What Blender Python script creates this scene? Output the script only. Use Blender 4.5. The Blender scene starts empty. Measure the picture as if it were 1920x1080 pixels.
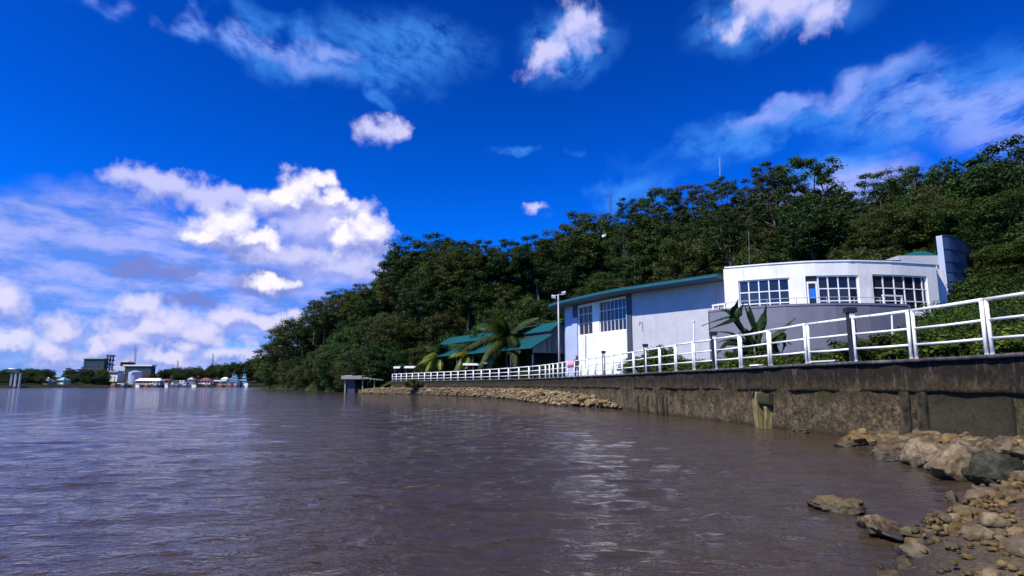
import bpy, math, random
import numpy as np
from mathutils import Vector, Matrix, noise as mnoise

# ------------------------------------------------------------------ camera, sky, sun, exposure
R = math.radians
F_PX, HOR, CAM_H = 1150.0, 722.0, 1.4          # focal length in photo pixels, horizon row, eye height
PITCH = math.atan((HOR - 540.0) / F_PX)
CP, SP = math.cos(PITCH), math.sin(PITCH)
scene = bpy.context.scene
cam_d = bpy.data.cameras.new('camera')
cam_d.sensor_width = 36.0
cam_d.lens = 36.0 * F_PX / 1920.0
cam_d.clip_start, cam_d.clip_end = 0.05, 9000.0
cam = bpy.data.objects.new('camera', cam_d)
cam.location = (0, 0, CAM_H)
cam.rotation_euler = (math.pi / 2 + PITCH, 0, 0)
scene.collection.objects.link(cam)
scene.camera = cam

SUN_AZ, SUN_EL = R(-125), R(50)                # azimuth clockwise from +Y (view direction): behind the left shoulder
SUN_DIR = Vector((math.sin(SUN_AZ) * math.cos(SUN_EL), math.cos(SUN_AZ) * math.cos(SUN_EL), math.sin(SUN_EL)))
sd = bpy.data.lights.new('sun', 'SUN')
sd.energy, sd.angle, sd.color = 5.0, R(0.55), (1.0, 0.94, 0.84)
sun = bpy.data.objects.new('sun', sd)
sun.rotation_euler = (-SUN_DIR).to_track_quat('-Z', 'Y').to_euler()
sun.location = (-40, -40, 80)
scene.collection.objects.link(sun)

vs = scene.view_settings
vs.view_transform, vs.look, vs.gamma, vs.exposure = 'Standard', 'None', 1.0, 0.42
vs.use_curve_mapping = False
scene.cycles.max_bounces = 6
scene.cycles.transparent_max_bounces = 6
scene.cycles.use_denoising = True


def U(px, py, Y):
    """world point seen at photo pixel (px, py) at depth Y"""
    cx, cy = (px - 960) / F_PX, (540 - py) / F_PX
    dy, dz = CP - cy * SP, SP + cy * CP
    s = Y / dy
    return Vector((cx * s, Y, CAM_H + dz * s))


def G(px, py, z=0.0):
    """world point on the level plane z seen at photo pixel"""
    cx, cy = (px - 960) / F_PX, (540 - py) / F_PX
    dy, dz = CP - cy * SP, SP + cy * CP
    s = (z - CAM_H) / dz
    return Vector((cx * s, dy * s, z))


def PROJ(p):
    x, y, z = p[0], p[1], p[2] - CAM_H
    fw = y * CP + z * SP
    return 960 + F_PX * x / fw, 540 - F_PX * (-y * SP + z * CP) / fw


def HX(px, Y):
    return U(px, HOR, Y).x


def AE(px, py):
    d = U(px, py, 1.0) - Vector((0, 0, CAM_H))
    return math.degrees(math.atan2(d.x, d.y)), math.degrees(math.atan2(d.z, math.hypot(d.x, d.y)))


# ------------------------------------------------------------------ world: Nishita sky with procedural clouds
world = bpy.data.worlds.new('World')
scene.world = world
world.cycles.sampling_method = 'MANUAL'
world.cycles.sample_map_resolution = 512
world.use_nodes = True
WT = world.node_tree
WT.nodes.clear()
SKY_STRENGTH = 0.1


class NT:
    """small helper to write node graphs as expressions"""
    def __init__(self, tree): self.t = tree
    def n(self, kind, **kw):
        nd = self.t.nodes.new(kind)
        for k, v in kw.items(): setattr(nd, k, v)
        return nd
    def put(self, sock, v):
        if hasattr(v, 'is_linked') or isinstance(v, bpy.types.NodeSocket): self.t.links.new(v, sock)
        elif isinstance(v, (tuple, list)):
            try: sock.default_value = v
            except Exception: sock.default_value = tuple(v) + (1.0,)
        else: sock.default_value = v
    def m(self, op, a, b=None, c=None, clamp=False):
        nd = self.n('ShaderNodeMath', operation=op, use_clamp=clamp)
        self.put(nd.inputs[0], a)
        if b is not None: self.put(nd.inputs[1], b)
        if c is not None: self.put(nd.inputs[2], c)
        return nd.outputs[0]
    def v(self, op, a, b=None, scale=None):
        nd = self.n('ShaderNodeVectorMath', operation=op)
        self.put(nd.inputs[0], a)
        if b is not None: self.put(nd.inputs[1], b)
        if scale is not None: self.put(nd.inputs[3], scale)
        return nd.outputs['Value'] if op in ('LENGTH', 'DOT_PRODUCT') else nd.outputs[0]
    def noise(self, vec, scale, detail=5.0, rough=0.5, dist=0.0, out='Fac', lac=2.0, dim='3D'):
        nd = self.n('ShaderNodeTexNoise')
        nd.noise_dimensions = dim
        self.put(nd.inputs['Vector'], vec)
        nd.inputs['Scale'].default_value = scale
        nd.inputs['Detail'].default_value = detail
        nd.inputs['Roughness'].default_value = rough
        nd.inputs['Distortion'].default_value = dist
        nd.inputs['Lacunarity'].default_value = lac
        return nd.outputs[out]
    def voro(self, vec, scale, feature='F1', out='Distance', rand=1.0, dim='3D'):
        nd = self.n('ShaderNodeTexVoronoi', feature=feature, voronoi_dimensions=dim)
        self.put(nd.inputs['Vector'], vec)
        nd.inputs['Scale'].default_value = scale
        nd.inputs['Randomness'].default_value = rand
        return nd.outputs[out]
    def ramp(self, fac, stops, interp='LINEAR'):
        nd = self.n('ShaderNodeValToRGB')
        nd.color_ramp.interpolation = interp
        el = nd.color_ramp.elements
        while len(el) < len(stops): el.new(0.5)
        for e, (p, c) in zip(el, stops):
            e.position = p
            e.color = (c, c, c, 1) if isinstance(c, (int, float)) else tuple(c) + (1,)
        self.put(nd.inputs[0], fac)
        return nd.outputs[0]
    def mix(self, fac, a, b, blend='MIX'):
        nd = self.n('ShaderNodeMix', data_type='RGBA', blend_type=blend)
        self.put(nd.inputs[0], fac); self.put(nd.inputs[6], a); self.put(nd.inputs[7], b)
        return nd.outputs[2]
    def smooth(self, x, lo, hi):
        nd = self.n('ShaderNodeMapRange', interpolation_type='SMOOTHSTEP')
        self.put(nd.inputs[0], x); nd.inputs[1].default_value = lo; nd.inputs[2].default_value = hi
        return nd.outputs[0]
    def vec(self, x, y, z=0.0):
        nd = self.n('ShaderNodeCombineXYZ')
        self.put(nd.inputs[0], x); self.put(nd.inputs[1], y); self.put(nd.inputs[2], z)
        return nd.outputs[0]


def build_sky():
    T = NT(WT)
    out = T.n('ShaderNodeOutputWorld')
    bg = T.n('ShaderNodeBackground')
    bg.inputs[1].default_value = SKY_STRENGTH
    WT.links.new(bg.outputs[0], out.inputs[0])
    sky = T.n('ShaderNodeTexSky', sky_type='NISHITA')
    sky.sun_disc = False
    sky.sun_elevation, sky.sun_rotation = SUN_EL, SUN_AZ
    sky.altitude, sky.air_density, sky.dust_density, sky.ozone_density = 0.0, 1.0, 0.2, 2.5
    # polarised, strongly saturated blue of the photograph: same sky, deeper colour everywhere
    g = T.n('ShaderNodeGamma'); g.inputs[1].default_value = 1.75
    k = T.mix(1.0, sky.outputs[0], (0.16, 0.16, 0.16), 'MULTIPLY')
    WT.links.new(k, g.inputs[0])
    blue = T.mix(1.0, g.outputs[0], SKY_TINT, 'MULTIPLY')

    tc = T.n('ShaderNodeTexCoord').outputs['Generated']
    d = T.v('NORMALIZE', tc)
    sx = T.n('ShaderNodeSeparateXYZ'); WT.links.new(d, sx.inputs[0])
    az = T.m('MULTIPLY', T.m('ARCTAN2', sx.outputs[0], sx.outputs[1]), 57.29578)
    el = T.m('MULTIPLY', T.m('ARCSINE', sx.outputs[2]), 57.29578)
    V = T.vec(az, el, 0.0)
    # billow warp
    w1 = T.v('SCALE', T.v('SUBTRACT', T.noise(V, 0.30, 6, 0.60, out='Color', dim='2D'), (0.5, 0.5, 0.5)), scale=2.9)
    Vw = T.v('ADD', V, w1)
    w2 = T.v('SCALE', T.v('SUBTRACT', T.noise(V, 0.12, 4, 0.55, out='Color', dim='2D'), (0.5, 0.5, 0.5)), scale=5.0)
    Vs = T.v('ADD', V, w2)

    def blob(vec, px, py, rx, ry, rot=0.0):
        a, e = AE(px, py)
        s = 0.0498
        if rot:
            mp = T.n('ShaderNodeMapping', vector_type='TEXTURE')
            mp.inputs['Location'].default_value = (a, e, 0)
            mp.inputs['Rotation'].default_value = (0, 0, R(-rot))
            mp.inputs['Scale'].default_value = (rx * s, ry * s, 1)
            WT.links.new(vec, mp.inputs['Vector'])
            q = mp.outputs[0]
        else:
            nd = T.n('ShaderNodeVectorMath', operation='MULTIPLY_ADD')
            WT.links.new(vec, nd.inputs[0])
            nd.inputs[1].default_value = (1 / (rx * s), 1 / (ry * s), 0)
            nd.inputs[2].default_value = (-a / (rx * s), -e / (ry * s), 0)
            q = nd.outputs[0]
        return T.m('SUBTRACT', 1.0, T.v('LENGTH', q))

    def field(vec, blobs):
        acc = None
        for b in blobs:
            x = blob(vec, *b)
            if acc is None: acc = x
            else:
                nd = T.n('ShaderNodeMath', operation='SMOOTH_MAX')
                WT.links.new(acc, nd.inputs[0]); WT.links.new(x, nd.inputs[1]); nd.inputs[2].default_value = 0.18
                acc = nd.outputs[0]
        return acc

    def over(base, alpha, col):
        return T.mix(alpha, base, col)

    S = 0.85 / SKY_STRENGTH
    C = lambda r, g_, b: (r * S, g_ * S, b * S)

    # --- soft veil: low hazy band over the far bank and the pale right side
    veil = field(Vs, [(160, 480, 420, 110), (380, 540, 330, 110), (60, 640, 300, 120), (420, 650, 330, 110), (250, 690, 500, 60),
                      (600, 500, 170, 60), (120, 425, 240, 40), (1000, 700, 500, 110), (1600, 345, 110, 60), (1560, 480, 260, 150)])
    streak = T.noise(T.v('MULTIPLY', V, (0.45, 2.0, 1.0)), 0.25, 5, 0.6, dim='2D')
    va = T.m('MULTIPLY', T.smooth(veil, -0.05, 0.45), T.smooth(streak, 0.16, 0.50))
    vcol = T.mix(T.smooth(T.noise(T.v('MULTIPLY', V, (0.6, 1.6, 1.0)), 0.3, 5, 0.6, dim='2D'), 0.35, 0.68), C(0.12, 0.25, 0.74), C(0.40, 0.44, 0.86))
    c = over(blue, T.m('MULTIPLY', va, 0.86), vcol)

    # --- high thin cirrus
    cir = field(Vs, [(250, 8, 220, 30, 10), (380, 40, 330, 50, 13), (600, 105, 280, 55, 13), (760, 90, 190, 85), (690, 180, 70, 22, 35), (1060, 85, 120, 70), (1500, 220, 380, 45, -8),
                     (1450, 30, 190, 62), (1780, 180, 260, 80), (1010, 278, 90, 16, 8), 
                     (1150, 370, 160, 40, -10), (1560, 300, 120, 30)])
    mp = T.n('ShaderNodeMapping', vector_type='POINT')                      # fibres of the cirrus run down to the right on the left, up on the right
    WT.links.new(T.v('ADD', V, T.v('SCALE', w2, scale=0.5)), mp.inputs['Vector'])
    WT.links.new(T.vec(0.0, 0.0, T.m('ADD', 0.26, T.m('MULTIPLY', T.smooth(az, -14.0, 14.0), -0.44))), mp.inputs['Rotation'])
    mp2 = T.v('MULTIPLY', T.v('ADD', mp.outputs[0], (0.0, 0.0, 0.0)), (0.50, 1.25, 1.0))
    cn = T.noise(mp2, 0.42, 7, 0.66, dim='2D')
    ca = T.m('MULTIPLY', T.smooth(cir, -0.05, 0.65), T.smooth(cn, 0.20, 0.64))
    c = over(c, T.m('MULTIPLY', ca, 0.58), C(0.07, 0.33, 0.95))
    core = field(Vs, [(240, 8, 150, 20, 10), (340, 28, 150, 26, 15), (500, 85, 170, 24, 14), (610, 105, 70, 18, 8), (1560, 182, 190, 22, -9), (1440, 215, 80, 14, -12), (1830, 185, 190, 62, 8), (1905, 235, 110, 50), (1600, 340, 80, 40)])
    cb = T.m('MULTIPLY', T.smooth(core, -0.15, 0.75), T.smooth(cn, 0.24, 0.60))
    c = over(c, T.m('MULTIPLY', cb, 0.62), C(0.32, 0.40, 0.90))

    # --- grey undersides behind the bright heaps
    dk = field(Vw, [(440, 462, 95, 22), (500, 530, 75, 28), (270, 505, 60, 16), (330, 515, 50, 12), (690, 465, 60, 16), (360, 565, 60, 16), (560, 470, 30, 12), (465, 488, 40, 9)])
    c = over(c, T.m('MULTIPLY', T.smooth(dk, 0.0, 0.5), 0.85), C(0.17, 0.22, 0.58))

    # --- heaped clouds, shaded by the slope of the billows towards the sun
    def cumulus(c, blobs, lo, hi, edge=0.16, amp=0.75, op=1.0):
        f0 = field(Vw, blobs)
        n0 = T.noise(V, 0.55, 6, 0.56, dim='2D')
        b0 = T.voro(T.v('ADD', V, T.v('SCALE', w1, scale=0.55)), 0.62, 'SMOOTH_F1', dim='2D')
        dens = T.m('ADD', f0, T.m('MULTIPLY', T.m('SUBTRACT', n0, 0.5), amp))
        dens = T.m('ADD', dens, T.m('MULTIPLY', T.m('SUBTRACT', 0.45, b0), 0.32))
        alpha = T.smooth(dens, 0.02, edge + 0.02)
        off = T.v('ADD', V, (-0.30, 0.75, 0.0))
        n1 = T.noise(off, 0.55, 4, 0.56, dim='2D')
        b1 = T.voro(T.v('ADD', off, T.v('SCALE', w1, scale=0.55)), 0.62, 'SMOOTH_F1', dim='2D')
        f1 = field(T.v('ADD', Vw, (-0.25, 0.9, 0.0)), blobs)
        sl = T.m('ADD', T.m('MULTIPLY', T.m('SUBTRACT', n0, n1), 0.9), T.m('MULTIPLY', T.m('SUBTRACT', b1, b0), 0.22))
        sl = T.m('ADD', sl, T.m('MULTIPLY', T.m('SUBTRACT', f0, f1), 1.2))
        lit = T.smooth(sl, -0.55, 0.50)
        col = T.mix(lit, lo, hi)
        return over(c, T.m('MULTIPLY', alpha, op), col)

    c = cumulus(c, [(300, 345, 90, 34), (400, 370, 110, 32), (500, 385, 110, 36), (600, 425, 130, 60), (660, 390, 60, 26), (560, 480, 120, 45), (640, 500, 120, 40)],
                C(0.26, 0.32, 0.74), C(0.60, 0.60, 0.90), 0.60, 0.9, 0.85)
    c = cumulus(c, [(265, 580, 52, 34), (295, 615, 60, 52), (240, 640, 70, 46), (180, 650, 40, 30), (300, 670, 120, 26),
                    (385, 625, 72, 42), (440, 600, 60, 30), (500, 605, 55, 22), (560, 592, 34, 14), (120, 625, 42, 40), (95, 660, 60, 34), (420, 660, 100, 28), (0, 570, 55, 40), (15, 640, 55, 30), (340, 650, 60, 22)],
                C(0.25, 0.31, 0.74), C(0.72, 0.68, 0.88), 0.70, 0.85, 0.85)
    c = cumulus(c, [(575, 362, 66, 46), (535, 375, 60, 32), (605, 345, 34, 26), (630, 375, 46, 26), (428, 428, 72, 48), (395, 448, 62, 30), (475, 448, 64, 24), (690, 438, 62, 54), (648, 445, 50, 36), (505, 528, 52, 22)],
                C(0.28, 0.33, 0.72), C(0.94, 0.90, 0.96), 0.60, 0.85, 0.92)
    c = cumulus(c, [(708, 246, 52, 36), (752, 244, 34, 22), (1030, 104, 84, 34, -30), (1088, 48, 56, 62), (1470, 10, 135, 46), (1385, 50, 48, 30, -35), (1535, 30, 52, 42), (1003, 391, 34, 16)],
                C(0.32, 0.38, 0.82), C(0.58, 0.58, 0.88), 0.80, 1.05, 0.95)

    # --- beyond the picture the same broken cloud goes on all round
    ctr = U(960, 380, 1.0) - Vector((0, 0, CAM_H)); ctr.normalize()
    away = T.m('SUBTRACT', 1.0, T.smooth(T.v('DOT_PRODUCT', d, tuple(ctr)), 0.50, 0.72))
    gn = T.noise(d, 3.2, 5, 0.58)
    ga = T.m('MULTIPLY', T.m('MULTIPLY', T.smooth(gn, 0.50, 0.64), away), 0.9)
    c = over(c, ga, T.mix(T.smooth(T.noise(d, 7.0, 3, 0.6), 0.35, 0.7), C(0.22, 0.26, 0.50), C(0.50, 0.50, 0.66)))
    WT.links.new(c, bg.inputs[0])


SKY_TINT = (0.06, 4.1, 10.6)
build_sky()

# ------------------------------------------------------------------ helpers: objects, meshes, materials
COL = scene.collection
WLOC = {}


def tag(o, label=None, cat=None, group=None, kind=None):
    if label: o['label'] = label
    if cat: o['category'] = cat
    if group: o['group'] = group
    if kind: o['kind'] = kind
    return o


def empty(name, loc, label=None, cat=None, group=None):
    o = bpy.data.objects.new(name, None)
    o.empty_display_size = 0.2
    o.location = loc
    COL.objects.link(o)
    WLOC[o.name] = Vector(loc)
    return tag(o, label, cat, group)


class MB:
    """collects faces in world coordinates, then links them as ONE mesh object"""
    def __init__(self): self.v, self.f = [], []
    def quad(self, a, b, c, d):
        i = len(self.v); self.v += [tuple(a), tuple(b), tuple(c), tuple(d)]; self.f.append((i, i + 1, i + 2, i + 3)); return self
    def hexa(self, p):
        """p: 8 points, 0-3 bottom ring counter-clockwise seen from above, 4-7 top ring"""
        i = len(self.v); self.v += [tuple(q) for q in p]
        for f in ((3, 2, 1, 0), (4, 5, 6, 7), (0, 1, 5, 4), (1, 2, 6, 5), (2, 3, 7, 6), (3, 0, 4, 7)):
            self.f.append(tuple(i + k for k in f))
        return self
    def box(self, x0, x1, y0, y1, z0, z1):
        return self.hexa([(x0, y0, z0), (x1, y0, z0), (x1, y1, z0), (x0, y1, z0), (x0, y0, z1), (x1, y0, z1), (x1, y1, z1), (x0, y1, z1)])
    def obox(self, c, ax, ay, az):
        c, ax, ay, az = Vector(c), Vector(ax), Vector(ay), Vector(az)
        return self.hexa([c - ax - ay - az, c + ax - ay - az, c + ax + ay - az, c - ax + ay - az, c - ax - ay + az, c + ax - ay + az, c + ax + ay + az, c - ax + ay + az])
    def bar(self, p, q, w, h, up=(0, 0, 1)):
        p, q = Vector(p), Vector(q); d = (q - p); L = d.length; d.normalize()
        s = d.cross(Vector(up)); s.normalize(); u = s.cross(d)
        return self.obox((p + q) / 2, s * (w / 2), d * (L / 2), u * (h / 2))
    def tube(self, pts, rad, n=8, cap=True):
        pts = [Vector(p) for p in pts]
        if isinstance(rad, (int, float)): rad = [rad] * len(pts)
        base = len(self.v); prev = None
        for k, p in enumerate(pts):
            t = (pts[min(k + 1, len(pts) - 1)] - pts[max(k - 1, 0)]); t.normalize()
            if prev is None:
                a = Vector((1, 0, 0)) if abs(t.z) > 0.9 else Vector((0, 0, 1))
                s = t.cross(a); s.normalize()
            else:
                s = prev - t * prev.dot(t); s.normalize()
            prev = s; u = t.cross(s)
            for j in range(n):
                an = 2 * math.pi * j / n
                self.v.append(tuple(p + (s * math.cos(an) + u * math.sin(an)) * rad[k]))
        for k in range(len(pts) - 1):
            for j in range(n):
                a, b = base + k * n + j, base + k * n + (j + 1) % n
                self.f.append((a, b, b + n, a + n))
        if cap:
            self.f.append(tuple(base + j for j in range(n))[::-1])
            self.f.append(tuple(base + (len(pts) - 1) * n + j for j in range(n)))
        return self
    def ring(self, loops):
        """skin of closed loops with equal counts"""
        base = len(self.v); n = len(loops[0])
        for L in loops: self.v += [tuple(p) for p in L]
        for k in range(len(loops) - 1):
            for j in range(n):
                a, b = base + k * n + j, base + k * n + (j + 1) % n
                self.f.append((a, b, b + n, a + n))
        self.f.append(tuple(base + j for j in range(n))[::-1])
        self.f.append(tuple(base + (len(loops) - 1) * n + j for j in range(n)))
        return self
    def build(self, name, mat, parent=None, smooth=False, loc=None):
        me = bpy.data.meshes.new(name)
        off = Vector((0, 0, 0))
        if parent is not None: off = WLOC[parent.name]
        elif loc is not None: off = Vector(loc)
        a = np.array(self.v, dtype=float) - np.array(off)
        me.from_pydata(a.tolist(), [], self.f)
        if smooth: me.shade_smooth()
        me.materials.append(mat)
        o = bpy.data.objects.new(name, me)
        COL.objects.link(o)
        if parent is not None:
            o.parent = parent
            WLOC[o.name] = off
        else:
            o.location = off
            WLOC[o.name] = off
        return o


def np_mesh(name, v, f, mat, smooth=False):
    """fast mesh from numpy arrays; f is (n,3) or (n,4)"""
    me = bpy.data.meshes.new(name)
    nv, nf, k = len(v), len(f), f.shape[1]
    me.vertices.add(nv); me.vertices.foreach_set('co', np.ascontiguousarray(v, dtype=np.float32).ravel())
    me.loops.add(nf * k); me.loops.foreach_set('vertex_index', np.ascontiguousarray(f, dtype=np.int32).ravel())
    me.polygons.add(nf)
    me.polygons.foreach_set('loop_start', np.arange(0, nf * k, k, dtype=np.int32))
    me.update(calc_edges=True)
    if smooth: me.shade_smooth()
    if mat: me.materials.append(mat)
    return me


def link(name, me, loc=(0, 0, 0), parent=None):
    o = bpy.data.objects.new(name, me)
    o.location = loc
    COL.objects.link(o)
    if parent is not None: o.parent = parent
    WLOC[o.name] = Vector(loc) + (WLOC[parent.name] if parent is not None else Vector((0, 0, 0)))
    return o


def copy_tree(o, parent=None):
    c = o.copy(); COL.objects.link(c)
    if parent is not None: c.parent = parent
    for ch in list(o.children): copy_tree(ch, c)
    return c


def vnoise(p, seed=0):
    """vectorised value noise, p (n,3) -> (n,) in -1..1"""
    p = np.asarray(p, dtype=float)
    i = np.floor(p).astype(np.int64); f = p - i; f = f * f * (3 - 2 * f)
    def h(ix, iy, iz):
        n = (ix * 374761393 + iy * 668265263 + iz * 2147483647 + seed * 1013904223) & 0xFFFFFFFF
        n = ((n ^ (n >> 13)) * 1274126177) & 0xFFFFFFFF
        return ((n ^ (n >> 16)) & 0xFFFF) / 32767.5 - 1.0
    r = 0
    for dx in (0, 1):
        for dy in (0, 1):
            for dz in (0, 1):
                w = (f[:, 0] if dx else 1 - f[:, 0]) * (f[:, 1] if dy else 1 - f[:, 1]) * (f[:, 2] if dz else 1 - f[:, 2])
                r = r + w * h(i[:, 0] + dx, i[:, 1] + dy, i[:, 2] + dz)
    return r


def fbm(p, seed=0, oct=4, gain=0.5):
    p = np.asarray(p, dtype=float); r = 0; a = 1.0
    for k in range(oct):
        r = r + a * vnoise(p * (2.03 ** k) + 17.3 * k, seed + k); a *= gain
    return r


MATS = {}


def mat(name, fn):
    if name in MATS: return MATS[name]
    m = bpy.data.materials.new(name)
    m.use_nodes = True
    t = m.node_tree; t.nodes.clear()
    T = NT(t)
    out = T.n('ShaderNodeOutputMaterial')
    b = T.n('ShaderNodeBsdfPrincipled')
    t.links.new(b.outputs[0], out.inputs[0])
    T.b, T.out = b, out
    fn(T)
    MATS[name] = m
    return m


def pos(T): return T.n('ShaderNodeTexCoord').outputs['Object']
def gpos(T): return T.n('ShaderNodeNewGeometry').outputs['Position']


def setp(T, col=None, rough=0.6, metal=0.0, spec=0.5, normal=None):
    if col is not None: T.put(T.b.inputs['Base Color'], col if not isinstance(col, tuple) else tuple(col) + (1.0,))
    T.put(T.b.inputs['Roughness'], rough)
    T.b.inputs['Metallic'].default_value = metal
    T.b.inputs['Specular IOR Level'].default_value = spec
    if normal is not None: T.put(T.b.inputs['Normal'], normal)


def bump(T, h, strength=0.3, dist=0.05, normal=None):
    nd = T.n('ShaderNodeBump')
    nd.inputs['Strength'].default_value = strength
    nd.inputs['Distance'].default_value = dist
    T.put(nd.inputs['Height'], h)
    return nd.outputs[0]


def paint(name, col, rough=0.55, dirt=0.25, dirtcol=(0.16, 0.13, 0.10), scale=0.9, streak=True):
    """painted masonry: slow tone change, faint streaks that run down from the top edges"""
    def fn(T):
        p = gpos(T)
        n = T.noise(p, scale, 5, 0.6)
        s = T.noise(T.v('MULTIPLY', p, (2.2, 2.2, 0.22)), 1.3, 6, 0.65)
        k = T.m('MULTIPLY', T.smooth(s, 0.52, 0.78), dirt) if streak else T.m('MULTIPLY', T.smooth(n, 0.5, 0.8), dirt)
        c = T.mix(T.smooth(n, 0.3, 0.75), tuple(x * 0.90 for x in col) + (1,), tuple(min(1, x * 1.05) for x in col) + (1,))
        c = T.mix(k, c, tuple(dirtcol) + (1,))
        setp(T, c, rough, normal=bump(T, T.noise(p, 14.0, 4, 0.6), 0.12, 0.02))
    return mat(name, fn)


def leafmat(name, a, b, c, rough=0.6, trans=0.28):
    """leaf colour varied leaf by leaf, clump by clump and tree by tree"""
    def fn(T):
        isl = T.n('ShaderNodeNewGeometry').outputs['Random Per Island']
        rnd = T.n('ShaderNodeObjectInfo').outputs['Random']
        n = T.noise(pos(T), 0.45, 3, 0.6)
        k = T.m('ADD', T.m('MULTIPLY', isl, 0.55), T.m('MULTIPLY', n, 0.5))
        col = T.ramp(k, [(0.15, a), (0.5, b), (0.85, c)])
        hsv = T.n('ShaderNodeHueSaturation')
        T.put(hsv.inputs['Hue'], T.m('ADD', 0.478, T.m('MULTIPLY', rnd, 0.04)))
        T.put(hsv.inputs['Value'], T.m('ADD', 0.72, T.m('MULTIPLY', T.m('FRACT', T.m('MULTIPLY', rnd, 7.31)), 0.62)))
        T.put(hsv.inputs['Color'], col)
        setp(T, hsv.outputs[0], rough, spec=0.18)
        tr = T.n('ShaderNodeBsdfTranslucent')
        T.put(tr.inputs[0], T.mix(1.0, hsv.outputs[0], (1.1, 1.25, 0.5, 1), 'MULTIPLY'))
        mx = T.n('ShaderNodeMixShader'); mx.inputs[0].default_value = trans
        T.t.links.new(T.b.outputs[0], mx.inputs[1]); T.t.links.new(tr.outputs[0], mx.inputs[2])
        T.t.links.new(mx.outputs[0], T.out.inputs[0])
    return mat(name, fn)


M_LEAF_DARK = leafmat('leaf_dark', (0.005, 0.016, 0.004), (0.015, 0.038, 0.008), (0.044, 0.080, 0.015))
M_LEAF_MID = leafmat('leaf_mid', (0.008, 0.022, 0.004), (0.025, 0.053, 0.008), (0.068, 0.105, 0.016))
M_LEAF_OLIVE = leafmat('leaf_olive', (0.012, 0.021, 0.005), (0.032, 0.046, 0.010), (0.072, 0.088, 0.020))
M_LEAF_HEDGE = leafmat('leaf_hedge', (0.011, 0.022, 0.004), (0.038, 0.062, 0.009), (0.115, 0.14, 0.018))
M_LEAF_PALM = leafmat('leaf_palm', (0.012, 0.030, 0.007), (0.030, 0.055, 0.013), (0.070, 0.098, 0.024), 0.45)
M_LEAF_YELLOW = leafmat('leaf_yellow', (0.035, 0.055, 0.007), (0.105, 0.135, 0.015), (0.27, 0.27, 0.035), 0.4)
M_GRASS = leafmat('grass_blade', (0.03, 0.055, 0.008), (0.075, 0.12, 0.018), (0.14, 0.19, 0.03))


def barkfn(T):
    p = pos(T)
    n = T.noise(T.v('MULTIPLY', p, (3, 3, 0.6)), 2.0, 5, 0.65)
    setp(T, T.ramp(n, [(0.3, (0.035, 0.028, 0.020)), (0.7, (0.13, 0.115, 0.09))]), 0.85, normal=bump(T, n, 0.5, 0.06))
M_BARK = mat('bark', barkfn)

M_WHITE = paint('white_paint', (0.80, 0.79, 0.77), 0.5, 0.55, (0.30, 0.235, 0.19))
M_WHITE_CLEAN = paint('white_trim', (0.80, 0.80, 0.80), 0.4, 0.12)
M_LAV = paint('pale_lavender_render', (0.43, 0.43, 0.465), 0.7, 0.38, (0.22, 0.21, 0.27))
M_PODIUM = paint('grey_blue_render', (0.155, 0.158, 0.20), 0.7, 0.25, (0.10, 0.10, 0.14))
M_BLUEGREY = paint('blue_grey_column', (0.36, 0.42, 0.58), 0.6, 0.12)
M_DARKTRIM = paint('dark_trim', (0.045, 0.05, 0.075), 0.6, 0.15)
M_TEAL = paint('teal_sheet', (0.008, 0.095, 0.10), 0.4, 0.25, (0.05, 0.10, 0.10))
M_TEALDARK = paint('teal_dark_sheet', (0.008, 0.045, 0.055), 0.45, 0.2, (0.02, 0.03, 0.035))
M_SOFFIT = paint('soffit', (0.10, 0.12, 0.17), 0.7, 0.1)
M_POSTDARK = paint('dark_post', (0.012, 0.013, 0.020), 0.6, 0.35, (0.09, 0.075, 0.06), 3.0)
M_METAL = paint('galvanised', (0.42, 0.43, 0.45), 0.4, 0.2, (0.16, 0.12, 0.09), 2.0)
M_CONC = paint('weathered_concrete', (0.30, 0.28, 0.24), 0.85, 0.5, (0.08, 0.07, 0.055), 2.0)
M_BLUE = mat('blue_sign', lambda T: setp(T, (0.02, 0.16, 0.62), 0.4))
M_PINK = mat('pink_cloth', lambda T: setp(T, (0.62, 0.30, 0.38), 0.85))
M_RUST = paint('rust_red', (0.22, 0.045, 0.03), 0.7, 0.4)
M_MAST = paint('mast_grey', (0.10, 0.10, 0.12), 0.5, 0.2)
M_FARDARK = paint('far_dark_block', (0.035, 0.035, 0.05), 0.7, 0.2)
M_FARTAN = paint('far_tan_wall', (0.42, 0.36, 0.30), 0.7, 0.25)
M_HULLBLUE = paint('hull_blue', (0.03, 0.07, 0.14), 0.5, 0.3)
M_CABBLUE = paint('cabin_blue', (0.20, 0.38, 0.52), 0.5, 0.2)


def glassfn(T):
    n = T.noise(gpos(T), 0.9, 3, 0.5)
    isl = T.n('ShaderNodeObjectInfo').outputs['Random']
    c = T.mix(isl, (0.005, 0.007, 0.018, 1), (0.03, 0.036, 0.06, 1))
    setp(T, c, 0.08, spec=0.5, normal=bump(T, n, 0.16, 0.08))
M_GLASS = mat('dark_window_glass', glassfn)


def towerglass(T):
    n = T.noise(gpos(T), 0.6, 3, 0.5)
    r = T.n('ShaderNodeObjectInfo').outputs['Random']
    c = T.mix(r, (0.025, 0.065, 0.15, 1), (0.06, 0.13, 0.26, 1))
    setp(T, c, 0.38, spec=0.25, normal=bump(T, n, 0.05, 0.05))
M_TOWERGLASS = mat('blue_tower_glass', towerglass)


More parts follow.
